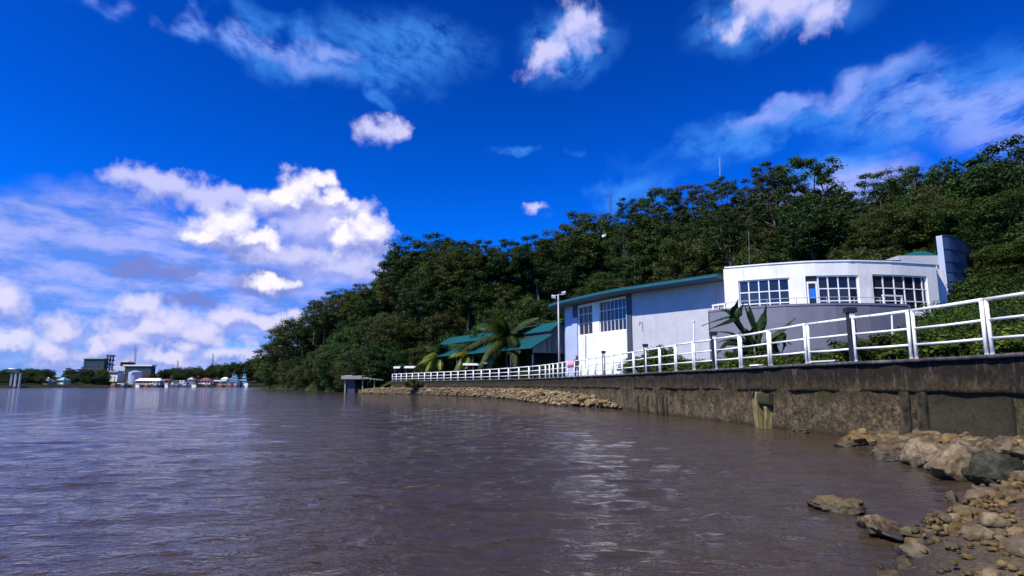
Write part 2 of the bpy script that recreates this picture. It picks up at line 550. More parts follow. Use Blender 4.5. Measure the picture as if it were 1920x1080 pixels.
def rockfn(a, b, c):
    def fn(T):
        p = gpos(T)
        n = T.noise(p, 2.2, 8, 0.65)
        m = T.noise(p, 9.0, 6, 0.7)
        r = T.n('ShaderNodeObjectInfo').outputs['Random']
        k = T.m('ADD', T.m('MULTIPLY', n, 0.65), T.m('MULTIPLY', m, 0.40))
        col = T.ramp(k, [(0.34, a), (0.52, b), (0.72, c)])
        hsv = T.n('ShaderNodeHueSaturation')
        T.put(hsv.inputs['Value'], T.m('ADD', 0.72, T.m('MULTIPLY', r, 0.55)))
        T.put(hsv.inputs['Saturation'], T.m('ADD', 0.8, T.m('MULTIPLY', T.m('FRACT', T.m('MULTIPLY', r, 5.7)), 0.45)))
        T.put(hsv.inputs['Color'], col)
        # wet, weed-dark foot near the water line
        sp = T.n('ShaderNodeSeparateXYZ'); T.put(sp.inputs[0], p)
        wet = T.m('SUBTRACT', 1.0, T.smooth(T.m('ADD', sp.outputs[2], T.m('MULTIPLY', m, 0.12)), 0.09, 0.25))
        cc = T.mix(T.m('MULTIPLY', wet, 0.8), hsv.outputs[0], (0.022, 0.020, 0.010, 1))
        setp(T, cc, T.m('SUBTRACT', 0.9, T.m('MULTIPLY', wet, 0.5)), spec=0.3, normal=bump(T, T.m('ADD', n, T.m('MULTIPLY', m, 0.5)), 0.7, 0.08))
    return fn
M_ROCK = mat('tan_rock', rockfn((0.016, 0.011, 0.005), (0.098, 0.068, 0.032), (0.27, 0.20, 0.108)))
M_ROCKDARK = mat('dark_mossy_rock', rockfn((0.005, 0.006, 0.003), (0.015, 0.016, 0.008), (0.07, 0.062, 0.036)))
M_RUBBLE = mat('rubble_stone', rockfn((0.045, 0.032, 0.014), (0.19, 0.135, 0.060), (0.42, 0.32, 0.18)))
M_REDSTONE = mat('red_rubble', rockfn((0.035, 0.017, 0.011), (0.13, 0.065, 0.042), (0.28, 0.16, 0.11)))


def soilfn(T):
    p = gpos(T)
    n = T.noise(p, 1.3, 8, 0.7); m = T.noise(p, 22.0, 5, 0.7)
    k = T.m('ADD', T.m('MULTIPLY', n, 0.6), T.m('MULTIPLY', m, 0.45))
    c = T.ramp(k, [(0.36, (0.013, 0.009, 0.005)), (0.52, (0.055, 0.038, 0.020)), (0.70, (0.16, 0.12, 0.07))])
    sp = T.n('ShaderNodeSeparateXYZ'); T.put(sp.inputs[0], p)
    wet = T.m('SUBTRACT', 1.0, T.smooth(sp.outputs[2], 0.02, 0.14))
    c = T.mix(T.m('MULTIPLY', wet, 0.7), c, (0.022, 0.017, 0.010, 1))
    setp(T, c, T.m('SUBTRACT', 0.9, T.m('MULTIPLY', wet, 0.45)), normal=bump(T, k, 0.9, 0.06))
M_SHORE = mat('shore_gravel', soilfn)


def groundfn(T):
    p = gpos(T)
    n = T.noise(p, 0.25, 6, 0.65); m = T.noise(p, 5.0, 5, 0.7)
    k = T.m('ADD', T.m('MULTIPLY', n, 0.6), T.m('MULTIPLY', m, 0.4))
    c = T.ramp(k, [(0.3, (0.010, 0.014, 0.005)), (0.52, (0.026, 0.036, 0.010)), (0.72, (0.055, 0.062, 0.020))])
    setp(T, c, 0.95, spec=0.1, normal=bump(T, m, 0.6, 0.1))
M_GROUND = mat('grassy_ground', groundfn)


def wallfn(rough_amt):
    """old sea wall: pale aggregate, brown tide stain, black weathering that runs down from the crest"""
    def fn(T):
        p = gpos(T)
        sp = T.n('ShaderNodeSeparateXYZ'); T.put(sp.inputs[0], p)
        z = sp.outputs[2]
        n = T.noise(p, 0.9, 7, 0.65)
        agg2 = T.noise(p, 8.0, 8, 0.78)
        agg = T.noise(p, 1.7, 6, 0.7)
        base = T.ramp(T.m('ADD', T.m('MULTIPLY', agg2, 0.7), T.m('MULTIPLY', agg, 0.4)),
                      [(0.43, (0.012, 0.009, 0.005)), (0.55, (0.068, 0.050, 0.027)), (0.69, (0.215, 0.162, 0.098))])
        base = T.mix(rough_amt, (0.042, 0.036, 0.022, 1), base)
        # olive-brown tide band, black weathering streaks and pale lime runs: stains of the wall itself
        mid = T.m('MULTIPLY', T.smooth(T.m('ADD', z, T.m('MULTIPLY', n, 0.9)), 1.15, 1.75), 0.62)
        c = T.mix(mid, base, (0.024, 0.017, 0.007, 1))
        st = T.noise(T.v('MULTIPLY', p, (2.2, 2.2, 0.42)), 1.5, 7, 0.72)
        blk = T.smooth(T.m('ADD', T.m('MULTIPLY', T.smooth(z, 0.9, 2.0), 0.41), T.m('MULTIPLY', st, 0.85)), 0.56, 0.74)
        c = T.mix(T.m('MULTIPLY', blk, 0.85), c, (0.012, 0.0095, 0.008, 1))
        pale = T.m('MULTIPLY', T.smooth(T.noise(T.v('MULTIPLY', p, (3.6, 3.6, 0.8)), 1.6, 8, 0.75), 0.54, 0.68), T.smooth(z, 1.1, 1.5))
        c = T.mix(T.m('MULTIPLY', pale, 0.8), c, (0.15, 0.108, 0.084, 1))
        ero = T.smooth(T.noise(p, 2.3, 8, 0.75), 0.56, 0.66)
        c = T.mix(T.m('MULTIPLY', ero, 0.75), c, (0.009, 0.007, 0.004, 1))
        moss = T.m('MULTIPLY', T.smooth(T.noise(p, 1.1, 7, 0.7), 0.52, 0.66), 0.6)
        c = T.mix(moss, c, (0.045, 0.046, 0.014, 1))
        wet = T.m('SUBTRACT', 1.0, T.smooth(T.m('ADD', z, T.m('MULTIPLY', n, 0.22)), 0.12, 0.34))
        c = T.mix(T.m('MULTIPLY', wet, 0.8), c, (0.020, 0.018, 0.008, 1))
        setp(T, c, 0.9, spec=0.2, normal=bump(T, T.m('ADD', agg2, T.m('MULTIPLY', agg, 0.6)), 0.8, 0.07))
    return fn
M_SEAWALL = mat('sea_wall', wallfn(1.0))
M_SEAWALL_SMOOTH = mat('sea_wall_smooth', wallfn(0.12))


def waterfn(T):
    p = gpos(T)
    a = T.noise(T.v('MULTIPLY', p, (0.42, 1.0, 1.0)), 0.55, 7, 0.52, 0.25)
    b = T.noise(T.v('MULTIPLY', p, (0.55, 1.0, 1.0)), 6.0, 4, 0.6, 0.3)
    gust = T.noise(T.v('MULTIPLY', p, (0.35, 0.7, 1.0)), 0.09, 4, 0.6)
    h = T.m('ADD', T.m('MULTIPLY', a, 0.34), T.m('MULTIPLY', b, 0.075))
    nd = T.n('ShaderNodeBump')
    T.put(nd.inputs['Strength'], T.m('ADD', 0.35, T.m('MULTIPLY', gust, 0.9)))
    nd.inputs['Distance'].default_value = 1.0
    T.put(nd.inputs['Height'], h)
    mud = T.mix(T.smooth(T.noise(p, 0.05, 4, 0.6), 0.35, 0.7), (0.041, 0.0285, 0.018, 1), (0.056, 0.040, 0.0255, 1))
    setp(T, mud, 0.06, spec=0.42, normal=nd.outputs[0])
    T.b.inputs['IOR'].default_value = 1.33
M_WATER = mat('river_water', waterfn)

# ------------------------------------------------------------------ the quay line (fence line), from behind the camera to the far headland
TAB = [(1990, 11.6), (1855, 13.3), (1712, 15.4), (1600, 17.0), (1515, 18.7), (1445, 20.8), (1390, 23.0), (1300, 26.7), (1237, 30.5), (1165, 36.8), (1100, 44.0),
       (1050, 51.5), (1040, 53.2), (1013, 58.4), (1000, 61.0), (935, 70.5), (870, 81.0), (800, 92.5), (735, 104.0)]
PATH = [(12.6, -60.0), (12.0, -20.0), (11.4, -4.0), (11.2, 4.0), (10.9, 8.5)] + [(HX(p, y), y) for p, y in TAB]
WALL_END = len(PATH) - 1
PATH += [(HX(690, 114), 114), (HX(640, 131), 131), (HX(600, 150), 150), (HX(560, 180), 180), (HX(520, 216), 216), (HX(484, 262), 262), (-100, 330), (-40, 460), (90, 760)]
PATH = np.array(PATH)
SEG = np.diff(PATH, axis=0); SEGL = np.hypot(SEG[:, 0], SEG[:, 1])
SCUM = np.concatenate([[0], np.cumsum(SEGL)])
QZ = 2.03                                       # crest of the quay wall


def path_at(s):
    """smoothed point and inland normal on the quay line at arc length s"""
    def raw(q):
        return np.stack([np.interp(q, SCUM, PATH[:, 0]), np.interp(q, SCUM, PATH[:, 1])], -1)
    s = np.asarray(s, dtype=float)
    w = np.clip(s / 60.0, 0.6, 8.0)
    p = sum(raw(s + k * w * 0.5) for k in (-1, -0.5, 0, 0.5, 1)) / 5.0
    t = raw(s + 0.6) - raw(s - 0.6) + 0.5 * (raw(s + w) - raw(s - w))
    t = t / np.linalg.norm(t, axis=-1, keepdims=True)
    return p, np.stack([t[..., 1], -t[..., 0]], -1)


S_WALL0, S_WALL1, S_MAX = SCUM[3] - 6.0, SCUM[WALL_END], SCUM[-1]
_ss = np.linspace(SCUM[3], SCUM[WALL_END], 1500)
_pp, _ = path_at(_ss)
_px = np.array([PROJ((a, b, QZ))[0] for a, b in _pp])


def s_of_px(px):
    return float(np.interp(-px, -_px, _ss))


def near(xy):
    """arc length and signed inland distance of points"""
    xy = np.atleast_2d(np.asarray(xy, dtype=float))
    best = np.full(len(xy), 1e18); S = np.zeros(len(xy)); D = np.zeros(len(xy))
    for i in range(len(SEG)):
        t = SEG[i] / SEGL[i]; r = xy - PATH[i]
        u = np.clip(r @ t, 0, SEGL[i]); q = r - u[:, None] * t
        dd = (q ** 2).sum(1); c = q @ np.array([t[1], -t[0]])
        m = dd < best
        best[m] = dd[m]; S[m] = SCUM[i] + u[m]; D[m] = (np.sign(c) * np.sqrt(dd))[m]
    return S, D


def sm(x, a, b):
    t = np.clip((x - a) / (b - a), 0, 1); return t * t * (3 - 2 * t)


def hgt(s, d, xy):
    y = np.interp(s, SCUM, PATH[:, 1])
    beyond = sm(y, 102, 116)                     # past the walled quay the bank is natural
    d0 = 27 - 5 * sm(y, 78, 92) - 22 * sm(y, 104, 116)
    wid = 25 - 10 * sm(y, 52, 74) + 4 * beyond
    H = 16.5 + 3.5 * sm(y, 72, 92) - 8 * sm(y, 150, 195) - 7 * sm(y, 195, 255)
    z = QZ - 0.06 + H * sm(d, d0, d0 + wid) + 0.02 * np.clip(d - 60, 0, 200)
    bank = np.minimum(z, -0.5 + 1.1 * d)
    z = z * (1 - beyond) + bank * beyond
    n = fbm(np.c_[xy * 0.06, np.zeros(len(xy))], 3, 4)
    return z + n * np.clip((d - 24) / 30, 0, 1) * 1.3 + beyond * n * 0.25


def ground_z(x, y):
    s, d = near([(x, y)])
    return float(hgt(s, d, np.array([(x, y)]))[0])


def build_ground():
    s = np.concatenate([np.arange(0, SCUM[3], 4.0), np.arange(SCUM[3], S_WALL1, 1.0), np.arange(S_WALL1, S_MAX - 5, 4.0)])
    d = np.array([0.30, 1.0, 2, 3, 4.5, 6, 8, 10, 12, 15, 18, 21, 24, 27, 30, 34, 38, 42, 46, 50, 55, 60, 66, 72, 80, 90, 105, 125, 150, 190, 250, 400, 700])
    p, n = path_at(s)
    P = p[:, None, :] + n[:, None, :] * d[None, :, None]
    xy = P.reshape(-1, 2)
    z = hgt(np.repeat(s, len(d)), np.tile(d, len(s)), xy)
    v = np.c_[xy, z]
    i = np.arange(len(s) * len(d)).reshape(len(s), len(d))
    f = np.stack([i[:-1, :-1], i[:-1, 1:], i[1:, 1:], i[1:, :-1]], -1).reshape(-1, 4)
    o = link('ground', np_mesh('ground', v, f, M_GROUND, True))
    tag(o, kind='structure')


build_ground()


def build_water():
    rng = np.random.default_rng(5)
    a = np.concatenate([np.linspace(-180, -64, 40, endpoint=False), np.linspace(-64, 64, 560), np.linspace(64, 180, 40)[1:-1]])
    a = np.radians(a)
    r = np.concatenate([[0.3, 1.0, 1.6], np.geomspace(2.2, 110, 520), np.geomspace(135, 6000, 40)])
    x = np.outer(r, np.sin(a)); y = np.outer(r, np.cos(a))
    sp = np.gradient(r)[:, None] * np.ones_like(x)
    sp = np.maximum(sp, r[:, None] * (a[300] - a[299]))
    z = np.zeros_like(x)
    for k in range(46):
        lam = 0.22 * (1.3 / 0.22) ** rng.random()
        th = math.radians(rng.normal(97, 26))
        kk = 2 * math.pi / lam
        amp = 0.0030 * lam ** 0.8
        z += amp * np.clip((lam / sp - 2.5) / 3.0, 0, 1) * np.sin(kk * (x * math.cos(th) + y * math.sin(th)) + rng.random() * 6.28)
    v = np.stack([x, y, z], -1).reshape(-1, 3)
    n = len(a); i = np.arange(len(r) * n).reshape(len(r), n); j = np.roll(i, -1, axis=1)
    f = np.stack([i[:-1], i[1:], j[1:], j[:-1]], -1).reshape(-1, 4)
    v = np.vstack([v, [[0, 0, 0]]]); c = len(v) - 1
    me = np_mesh('river', v, np.vstack([f, np.stack([i[0], j[0], np.full(n, c), np.full(n, c)], -1)[:0]]), M_WATER, True)
    tag(link('river', me), kind='structure')


build_water()


# ------------------------------------------------------------------ sea wall
def wall_strip(s0, s1, z0, z1, off, amp, seed, ds=0.14, dz=0.10, back=0.5, far=1.0, top_amp=None):
    """rough vertical face along the quay with a top and a back, closed"""
    b = MB()
    s = [s0]
    while s[-1] < s1:
        q, _ = path_at(s[-1]); s.append(s[-1] + ds * max(1.0, q[1] / 22.0) * far)
    s[-1] = s1
    s = np.array(s)
    nz = max(2, int((z1 - z0) / dz) + 1)
    zz = np.linspace(z0, z1, nz)
    p, n = path_at(s)
    rows = []
    for z in zz:
        q = np.c_[p, np.full(len(s), z)]
        k = fbm(q * 1.6, seed, 3) * amp + fbm(q * 6.0, seed + 9, 2) * amp * 0.45
        o = off - k
        rows.append(np.c_[p + n * o[:, None], q[:, 2] + (fbm(q * 2.2, seed + 4, 2) * (top_amp or 0.0) if z in (zz[0],) or z in (zz[-1],) else 0)])
    top_back = np.c_[p + n * (off + back), rows[-1][:, 2]]
    bot_back = np.c_[p + n * (off + back), rows[0][:, 2]]
    loops = [bot_back] + rows + [top_back]
    L = len(loops); N = len(s)
    v = np.vstack(loops)
    i = np.arange(L * N).reshape(L, N)
    f = []
    for k in range(L):
        a, c = i[k], i[(k + 1) % L]
        f.append(np.stack([a[:-1], c[:-1], c[1:], a[1:]], -1))
    f = np.vstack(f)
    return v, f, i


def wall_part(name, s0, s1, z0, z1, off, amp, seed, m, parent, **kw):
    v, f, i = wall_strip(s0, s1, z0, z1, off, amp, seed, **kw)
    v = v - np.array(WLOC[parent.name])
    me = np_mesh(name, v, f, m, False)
    # end caps
    import bmesh
    bm = bmesh.new(); bm.from_mesh(me); bm.verts.ensure_lookup_table()
    for col, flip in ((0, False), (-1, True)):
        ids = [int(q) for q in i[:, col]]
        try: bm.faces.new([bm.verts[q] for q in (ids[::-1] if flip else ids)])
        except ValueError: pass
    bm.to_mesh(me); bm.free()
    o = bpy.data.objects.new(name, me); COL.objects.link(o); o.parent = parent; WLOC[o.name] = WLOC[parent.name]
    return o


def build_seawall():
    base, _ = path_at(s_of_px(1445))
    w = empty('sea_wall', (float(base[0]), float(base[1]), 0), 'long stained concrete sea wall along the river below the white railing', 'wall')
    w['kind'] = 'thing'
    sA, sB = S_WALL0, S_WALL1
    p0, p1 = s_of_px(1908), s_of_px(1728)
    wall_part('coping', sA, sB, 1.945, QZ, -0.345, 0.014, 5, M_CONC_TOP, w, back=1.1, top_amp=0.010)
    wall_part('upper_band', sA, sB, 1.22, 1.94, -0.266, 0.028, 11, M_SEAWALL, w, top_amp=0.04)
    wall_part('lower_face', p1, sB, -0.6, 1.30, -0.24, 0.050, 21, M_SEAWALL, w)
    wall_part('smooth_panel', p0, p1 - 0.02, -0.6, 1.28, -0.215, 0.012, 31, M_SEAWALL_SMOOTH, w)
    wall_part('lower_face', sA, p0 - 0.02, -0.6, 1.30, -0.25, 0.050, 41, M_SEAWALL, w)
    for px in (1738, 1705):
        s = s_of_px(px)
        wall_part('buttress', s - 0.14, s + 0.14, -0.6, 1.24, -0.29, 0.03, 51, M_SEAWALL_DARK, w, ds=0.07)
    s = s_of_px(1434)
    wall_part('drain_pilaster', s - 0.16, s + 0.16, -0.6, 1.18, -0.42, 0.03, 61, M_DRAIN, w, ds=0.06)
    wall_part('drain_pilaster', s - 0.66, s - 0.50, -0.6, 0.74, -0.40, 0.03, 64, M_DRAIN, w, ds=0.06)
    wall_part('lintel', s - 0.90, s - 0.18, 0.76, 1.12, -0.41, 0.02, 66, M_SEAWALL_SMOOTH, w, ds=0.07)
    p, n = path_at(s)
    c = Vector((p[0], p[1], 1.27)); nn = Vector((n[0], n[1], 0))
    b = MB().tube([c - nn * 0.62, c + nn * 0.1], 0.085, 10)
    b.build('drain_pipe', M_POSTDARK, w)
    for px in (1204, 1222, 1239, 1250, 1258):
        s = s_of_px(px)
        wall_part('stain_rib', s - 0.09, s + 0.09, -0.6, 0.86, -0.31, 0.02, 71, M_SEAWALL_SMOOTH, w, ds=0.06)


def conctop(T):
    p = gpos(T)
    n = T.noise(p, 1.8, 7, 0.7); st = T.noise(T.v('MULTIPLY', p, (2.6, 2.6, 0.4)), 1.6, 6, 0.7)
    c = T.ramp(n, [(0.35, (0.03, 0.026, 0.028)), (0.55, (0.085, 0.075, 0.082)), (0.75, (0.22, 0.20, 0.20))])
    c = T.mix(T.m('MULTIPLY', T.smooth(st, 0.42, 0.6), 0.75), c, (0.022, 0.018, 0.018, 1))
    setp(T, c, 0.85, normal=bump(T, T.noise(p, 9, 6, 0.7), 0.5, 0.03))
M_CONC_TOP = mat('coping_concrete', conctop)


def drainfn(T):
    p = gpos(T)
    n = T.noise(T.v('MULTIPLY', p, (5, 5, 1.0)), 1.5, 6, 0.7)
    setp(T, T.ramp(n, [(0.32, (0.06, 0.045, 0.015)), (0.5, (0.17, 0.13, 0.045)), (0.7, (0.32, 0.26, 0.12))]), 0.85, normal=bump(T, n, 0.6, 0.05))
M_DRAIN = mat('drain_stain', drainfn)
M_SEAWALL_DARK = mat('sea_wall_dark', lambda T: setp(T, T.ramp(T.noise(gpos(T), 4.0, 7, 0.7), [(0.35, (0.010, 0.009, 0.005)), (0.7, (0.06, 0.05, 0.028))]), 0.9, spec=0.2, normal=bump(T, T.noise(gpos(T), 6.0, 6, 0.7), 0.7, 0.05)))
build_seawall()


# ------------------------------------------------------------------ rocks
def rock_mesh(name, seed, m, sub=3, flat=0.0, cuts=11, rough=0.20):
    import bmesh
    bm = bmesh.new(); bmesh.ops.create_icosphere(bm, subdivisions=sub, radius=1.0)
    v = np.array([q.co[:] for q in bm.verts])
    rng = np.random.default_rng(seed)
    v = v * (1 + 0.22 * fbm(v * 0.9 + seed, seed, 2))[:, None]
    for _ in range(cuts):
        nn = rng.normal(size=3); nn /= np.linalg.norm(nn); c = rng.uniform(0.40, 0.78)
        d = v @ nn - c
        v = v - np.clip(d, 0, None)[:, None] * nn * 0.92
    v = v * (1 + rough * fbm(v * 2.7 + seed, seed + 5, 5, 0.55))[:, None]
    v[:, 2] = np.where(v[:, 2] < -0.5, -0.5 + (v[:, 2] + 0.5) * 0.3, v[:, 2])
    for q, c in zip(bm.verts, v): q.co = c
    me = bpy.data.meshes.new(name); bm.to_mesh(me); bm.free()
    me.materials.append(m)
    if sub >= 3: me.shade_smooth()
    me.update()
    return me


ROCKS_BIG = [rock_mesh('boulder', 100 + k, M_ROCK, 5) for k in range(6)]
ROCKS_DARK = [rock_mesh('boulder_dark', 130 + k, M_ROCKDARK, 5) for k in range(2)]
STONES = [rock_mesh('stone', 200 + k, M_RUBBLE, 2, cuts=7, rough=0.10) for k in range(6)] + [rock_mesh('stone', 230 + k, M_REDSTONE, 2, cuts=7, rough=0.10) for k in range(2)]
STONES_NEAR = [rock_mesh('stone', 260 + k, M_ROCK, 3, cuts=8, rough=0.16) for k in range(6)]
RUBBLE_SMALL = [rock_mesh('rubble', 300 + k, M_RUBBLE, 1, cuts=6, rough=0.12) for k in range(6)]
PEBBLES = [rock_mesh('pebble', 280 + k, M_ROCK, 1, cuts=6, rough=0.12) for k in range(6)]


def grid_surface(name, lo, up, nu, nv, zf, m, seed, amp):
    """sheet between a lower and an upper 3D polyline"""
    def res(pl, n):
        pl = np.array(pl, dtype=float); L = np.concatenate([[0], np.cumsum(np.linalg.norm(np.diff(pl, axis=0), axis=1))])
        t = np.linspace(0, L[-1], n); return np.stack([np.interp(t, L, pl[:, k]) for k in range(3)], -1)
    a, b = res(lo, nu), res(up, nu)
    t = np.linspace(0, 1, nv)[:, None, None]
    P = a[None] * (1 - t) + b[None] * t
    tz = zf(np.linspace(0, 1, nv))[:, None]
    P[..., 2] = a[None, :, 2] * (1 - tz) + b[None, :, 2] * tz
    v = P.reshape(-1, 3)
    e = np.repeat(np.sin(np.linspace(0.15, math.pi - 0.3, nv)), nu)
    v[:, 2] += (fbm(v * 1.1, seed, 4) * amp + fbm(v * 4.0, seed + 3, 3) * amp * 0.4) * e
    i = np.arange(nu * nv).reshape(nv, nu)
    f = np.stack([i[:-1, :-1], i[:-1, 1:], i[1:, 1:], i[1:, :-1]], -1).reshape(-1, 4)
    o = link(name, np_mesh(name, v, f, m, True))
    tag(o, kind='structure')
    return o, v.reshape(nv, nu, 3)


def merged_stones(name, items, protos, parent):
    """many small stones that cannot be told apart: real geometry, one part"""
    V, F, k = [], [], 0
    cache = {}
    for me_i, loc, scl, rot in items:
        me = protos[me_i]
        if me_i not in cache:
            v = np.array([q.co[:] for q in me.vertices]); f = np.array([p.vertices[:] for p in me.polygons]); cache[me_i] = (v, f)
        v, f = cache[me_i]
        M = np.array(Matrix.Rotation(rot[2], 3, 'Z') @ Matrix.Rotation(rot[0], 3, 'X') @ Matrix.Diagonal(scl))
        V.append(v @ M.T + np.array(loc)); F.append(f + k); k += len(v)
    me = np_mesh(name, np.vstack(V) - np.array(WLOC[parent.name]), np.vstack(F), protos[0].materials[0])
    o = bpy.data.objects.new(name, me); COL.objects.link(o); o.parent = parent; o['kind'] = 'stuff'
    WLOC[o.name] = WLOC[parent.name]
    return o


def build_bank():
    lo = [G(px, py, -0.12) for px, py in ((672, 738.5), (700, 739.5), (740, 740), (800, 742), (850, 744), (900, 747), (950, 750.5), (1000, 757), (1045, 764), (1100, 766), (1150, 768), (1188, 770))]
    up = []
    for px, z in ((668, 0.7), (700, 0.85), (735, 1.0), (800, 1.05), (850, 1.05), (900, 1.05), (950, 1.02), (1000, 0.98), (1045, 0.9), (1100, 0.70), (1150, 0.42), (1196, -0.1)):
        if px < 735: p = U(px, 722, 106 + (735 - px) * 0.17); up.append((p.x + 0.4, p.y, z))
        else:
            p, n = path_at(s_of_px(px)); up.append((p[0] - n[0] * 0.16, p[1] - n[1] * 0.16, z))
    o, P = grid_surface('rubble_bank', lo, up, 170, 26, lambda t: np.sqrt(t) * 0.85 + 0.15 * t, M_SHORE, 8, 0.13)
    rng = random.Random(12)
    items = []
    nv, nu = P.shape[:2]
    for k in range(3800):
        u, v = rng.random(), rng.random() ** 1.2
        q = P[min(nv - 1, int(v * (nv - 3)) + 1), min(nu - 2, int(u * (nu - 4)) + 2)]
        r = rng.uniform(0.07, 0.17) * (1.9 if rng.random() < 0.09 else 1.0)
        items.append((rng.randrange(6) if rng.random() < 0.86 else 6 + rng.randrange(2), (q[0] + rng.uniform(-.3, .3), q[1] + rng.uniform(-.4, .4), q[2] + r * 0.15), (r * rng.uniform(1, 1.7), r * rng.uniform(.8, 1.4), r * rng.uniform(.6, 1.0)), (rng.uniform(-.5, .5), 0, rng.uniform(0, 6.3))))
    items.sort(key=lambda t: -max(t[2]) / t[1][1])
    for mi, loc, scl, rot in items[:300]:
        s = bpy.data.objects.new('stone', STONES[mi]); COL.objects.link(s); s.parent = o
        s.location, s.scale, s.rotation_euler = loc, scl, rot
    merged_stones('small_stones', [(a % 6, b_, c, d) for a, b_, c, d in items[300:]], RUBBLE_SMALL, o)


build_bank()


def build_shore():
    lo = [G(px, py, -0.10) for px, py in ((1628, 838), (1665, 858), (1730, 874), (1800, 890), (1846, 905), (1858, 925), (1842, 945), (1815, 966), (1790, 992), (1752, 1010), (1712, 1030), (1690, 1056), (1668, 1090))]
    e = lo[-1]
    lo += [Vector((e.x - 0.5, e.y - 1.0, -0.1)), Vector((0.9, 1.4, -0.1)), Vector((0.1, -1.0, -0.1)), Vector((-1.0, -5.0, -0.1)), Vector((-2, -20, -0.1))]
    up = []
    for s in np.linspace(s_of_px(1600), SCUM[0] + 46, 30):
        p, n = path_at(s); up.append((p[0] - n[0] * 0.12, p[1] - n[1] * 0.12, float(np.interp(s, [s_of_px(1856) - 5.0, s_of_px(1856), s_of_px(1720), s_of_px(1660)], [0.62, 0.26, 0.20, 0.05]))))
    o, P = grid_surface('gravel_shore', lo, up, 230, 60, lambda t: t ** 0.42, M_SHORE, 18, 0.11)
    rng = random.Random(77)
    items = []
    nv, nu = P.shape[:2]
    flat = P.reshape(-1, 3)
    vis = [q for q in flat if q[1] > 3.0 and 1560 < PROJ(q)[0] < 1990 and PROJ(q)[1] < 1130]
    for k in range(6500):
        q = vis[rng.randrange(len(vis))]
        r = rng.uniform(0.014, 0.040) * (2.6 if rng.random() < 0.07 else 1.0) * (0.6 + q[1] / 11.0)
        items.append((rng.randrange(6), (q[0] + rng.uniform(-.12, .12), q[1] + rng.uniform(-.15, .15), q[2] + r * 0.22), (r * rng.uniform(1, 1.7), r * rng.uniform(.8, 1.4), r * rng.uniform(.55, .95)), (rng.uniform(-.5, .5), 0, rng.uniform(0, 6.3))))
    items.sort(key=lambda t: -max(t[2]) / t[1][1])
    for mi, loc, scl, rot in items[:300]:
        s = bpy.data.objects.new('stone', STONES_NEAR[mi]); COL.objects.link(s); s.parent = o
        s.location, s.scale, s.rotation_euler = loc, scl, rot
    merged_stones('small_stones', items[300:], PEBBLES, o)


build_shore()

# big boulders, each a thing: (px, py of its foot, width and height in photo pixels, dark, z of foot, label)
BOULDERS = [
    (1612, 838, 96, 40, 0, 0.0, 'long low tan rock standing in the water against the sea wall'),
    (1698, 864, 104, 52, 0, 0.0, 'pointed tan rock at the water edge beside the large boulders'),
    (1762, 872, 104, 78, 0, 0.05, 'broad reddish tan boulder between the pointed rock and the biggest boulder'),
    (1828, 896, 150, 108, 0, 0.06, 'biggest tan boulder at the foot of the sea wall'),
    (1893, 915, 96, 96, 1, 0.10, 'dark mossy boulder with a steep black face at the picture edge'),
    (1908, 855, 70, 52, 0, 0.30, 'grey brown boulder behind the dark mossy boulder'),
    (1872, 850, 60, 40, 0, 0.25, 'small boulder wedged behind the biggest boulder'),
    (1594, 964, 92, 46, 0, 0.0, 'flat topped tan rock alone in the shallow water'),
    (1546, 953, 44, 14, 1, 0.0, 'small dark rock barely above the water'),
    (1668, 1008, 120, 62, 0, 0.0, 'long sloping rock half in the water near the gravel'),
    (1720, 1012, 70, 36, 0, 0.0, 'tan slab joining the sloping rock to the gravel shore'),
    (1788, 942, 34, 30, 0, 0.0, 'small square tan stone alone in the shaded shallows'),
    (1880, 922, 60, 26, 0, 0.05, 'pale flat stone under the dark mossy boulder'),
    (1496, 812, 40, 13, 0, 0.0, 'small pale stone in the water below the sea wall drain'),
    (1705, 1074, 64, 34, 0, 0.0, 'low tan rock at the bottom of the gravel shore'),
    (1786, 975, 26, 12, 0, 0.0, 'little pale stone at the gravel edge'),
    (1900, 968, 70, 40, 0, 0.10, 'rounded tan rock on the gravel by the picture edge'),
    (1840, 1000, 56, 28, 0, 0.10, 'low brown rock in the middle of the gravel shore'),
]


def build_boulders():
    rng = random.Random(4)
    for k, (px, py, w, h, dark, z, lab) in enumerate(BOULDERS):
        p = G(px, py, z)
        sc = p.y / F_PX * 1.02
        me = ROCKS_DARK[k % 2] if dark else ROCKS_BIG[k % 6]
        o = bpy.data.objects.new('boulder', me); COL.objects.link(o)
        W, H = w * sc / 2, h * sc
        o.location = (p.x, p.y + W * 0.45, z + H * 0.12)
        o.scale = (W * 1.15, W * 0.9, H * 0.54)
        o.rotation_euler = (rng.uniform(-.12, .12), rng.uniform(-.15, .15), rng.uniform(-0.5, 0.5) + (0 if w > 2.2 * h else rng.uniform(0, 6)))
        tag(o, lab, 'rock', 'boulders at the foot of the sea wall')


build_boulders()

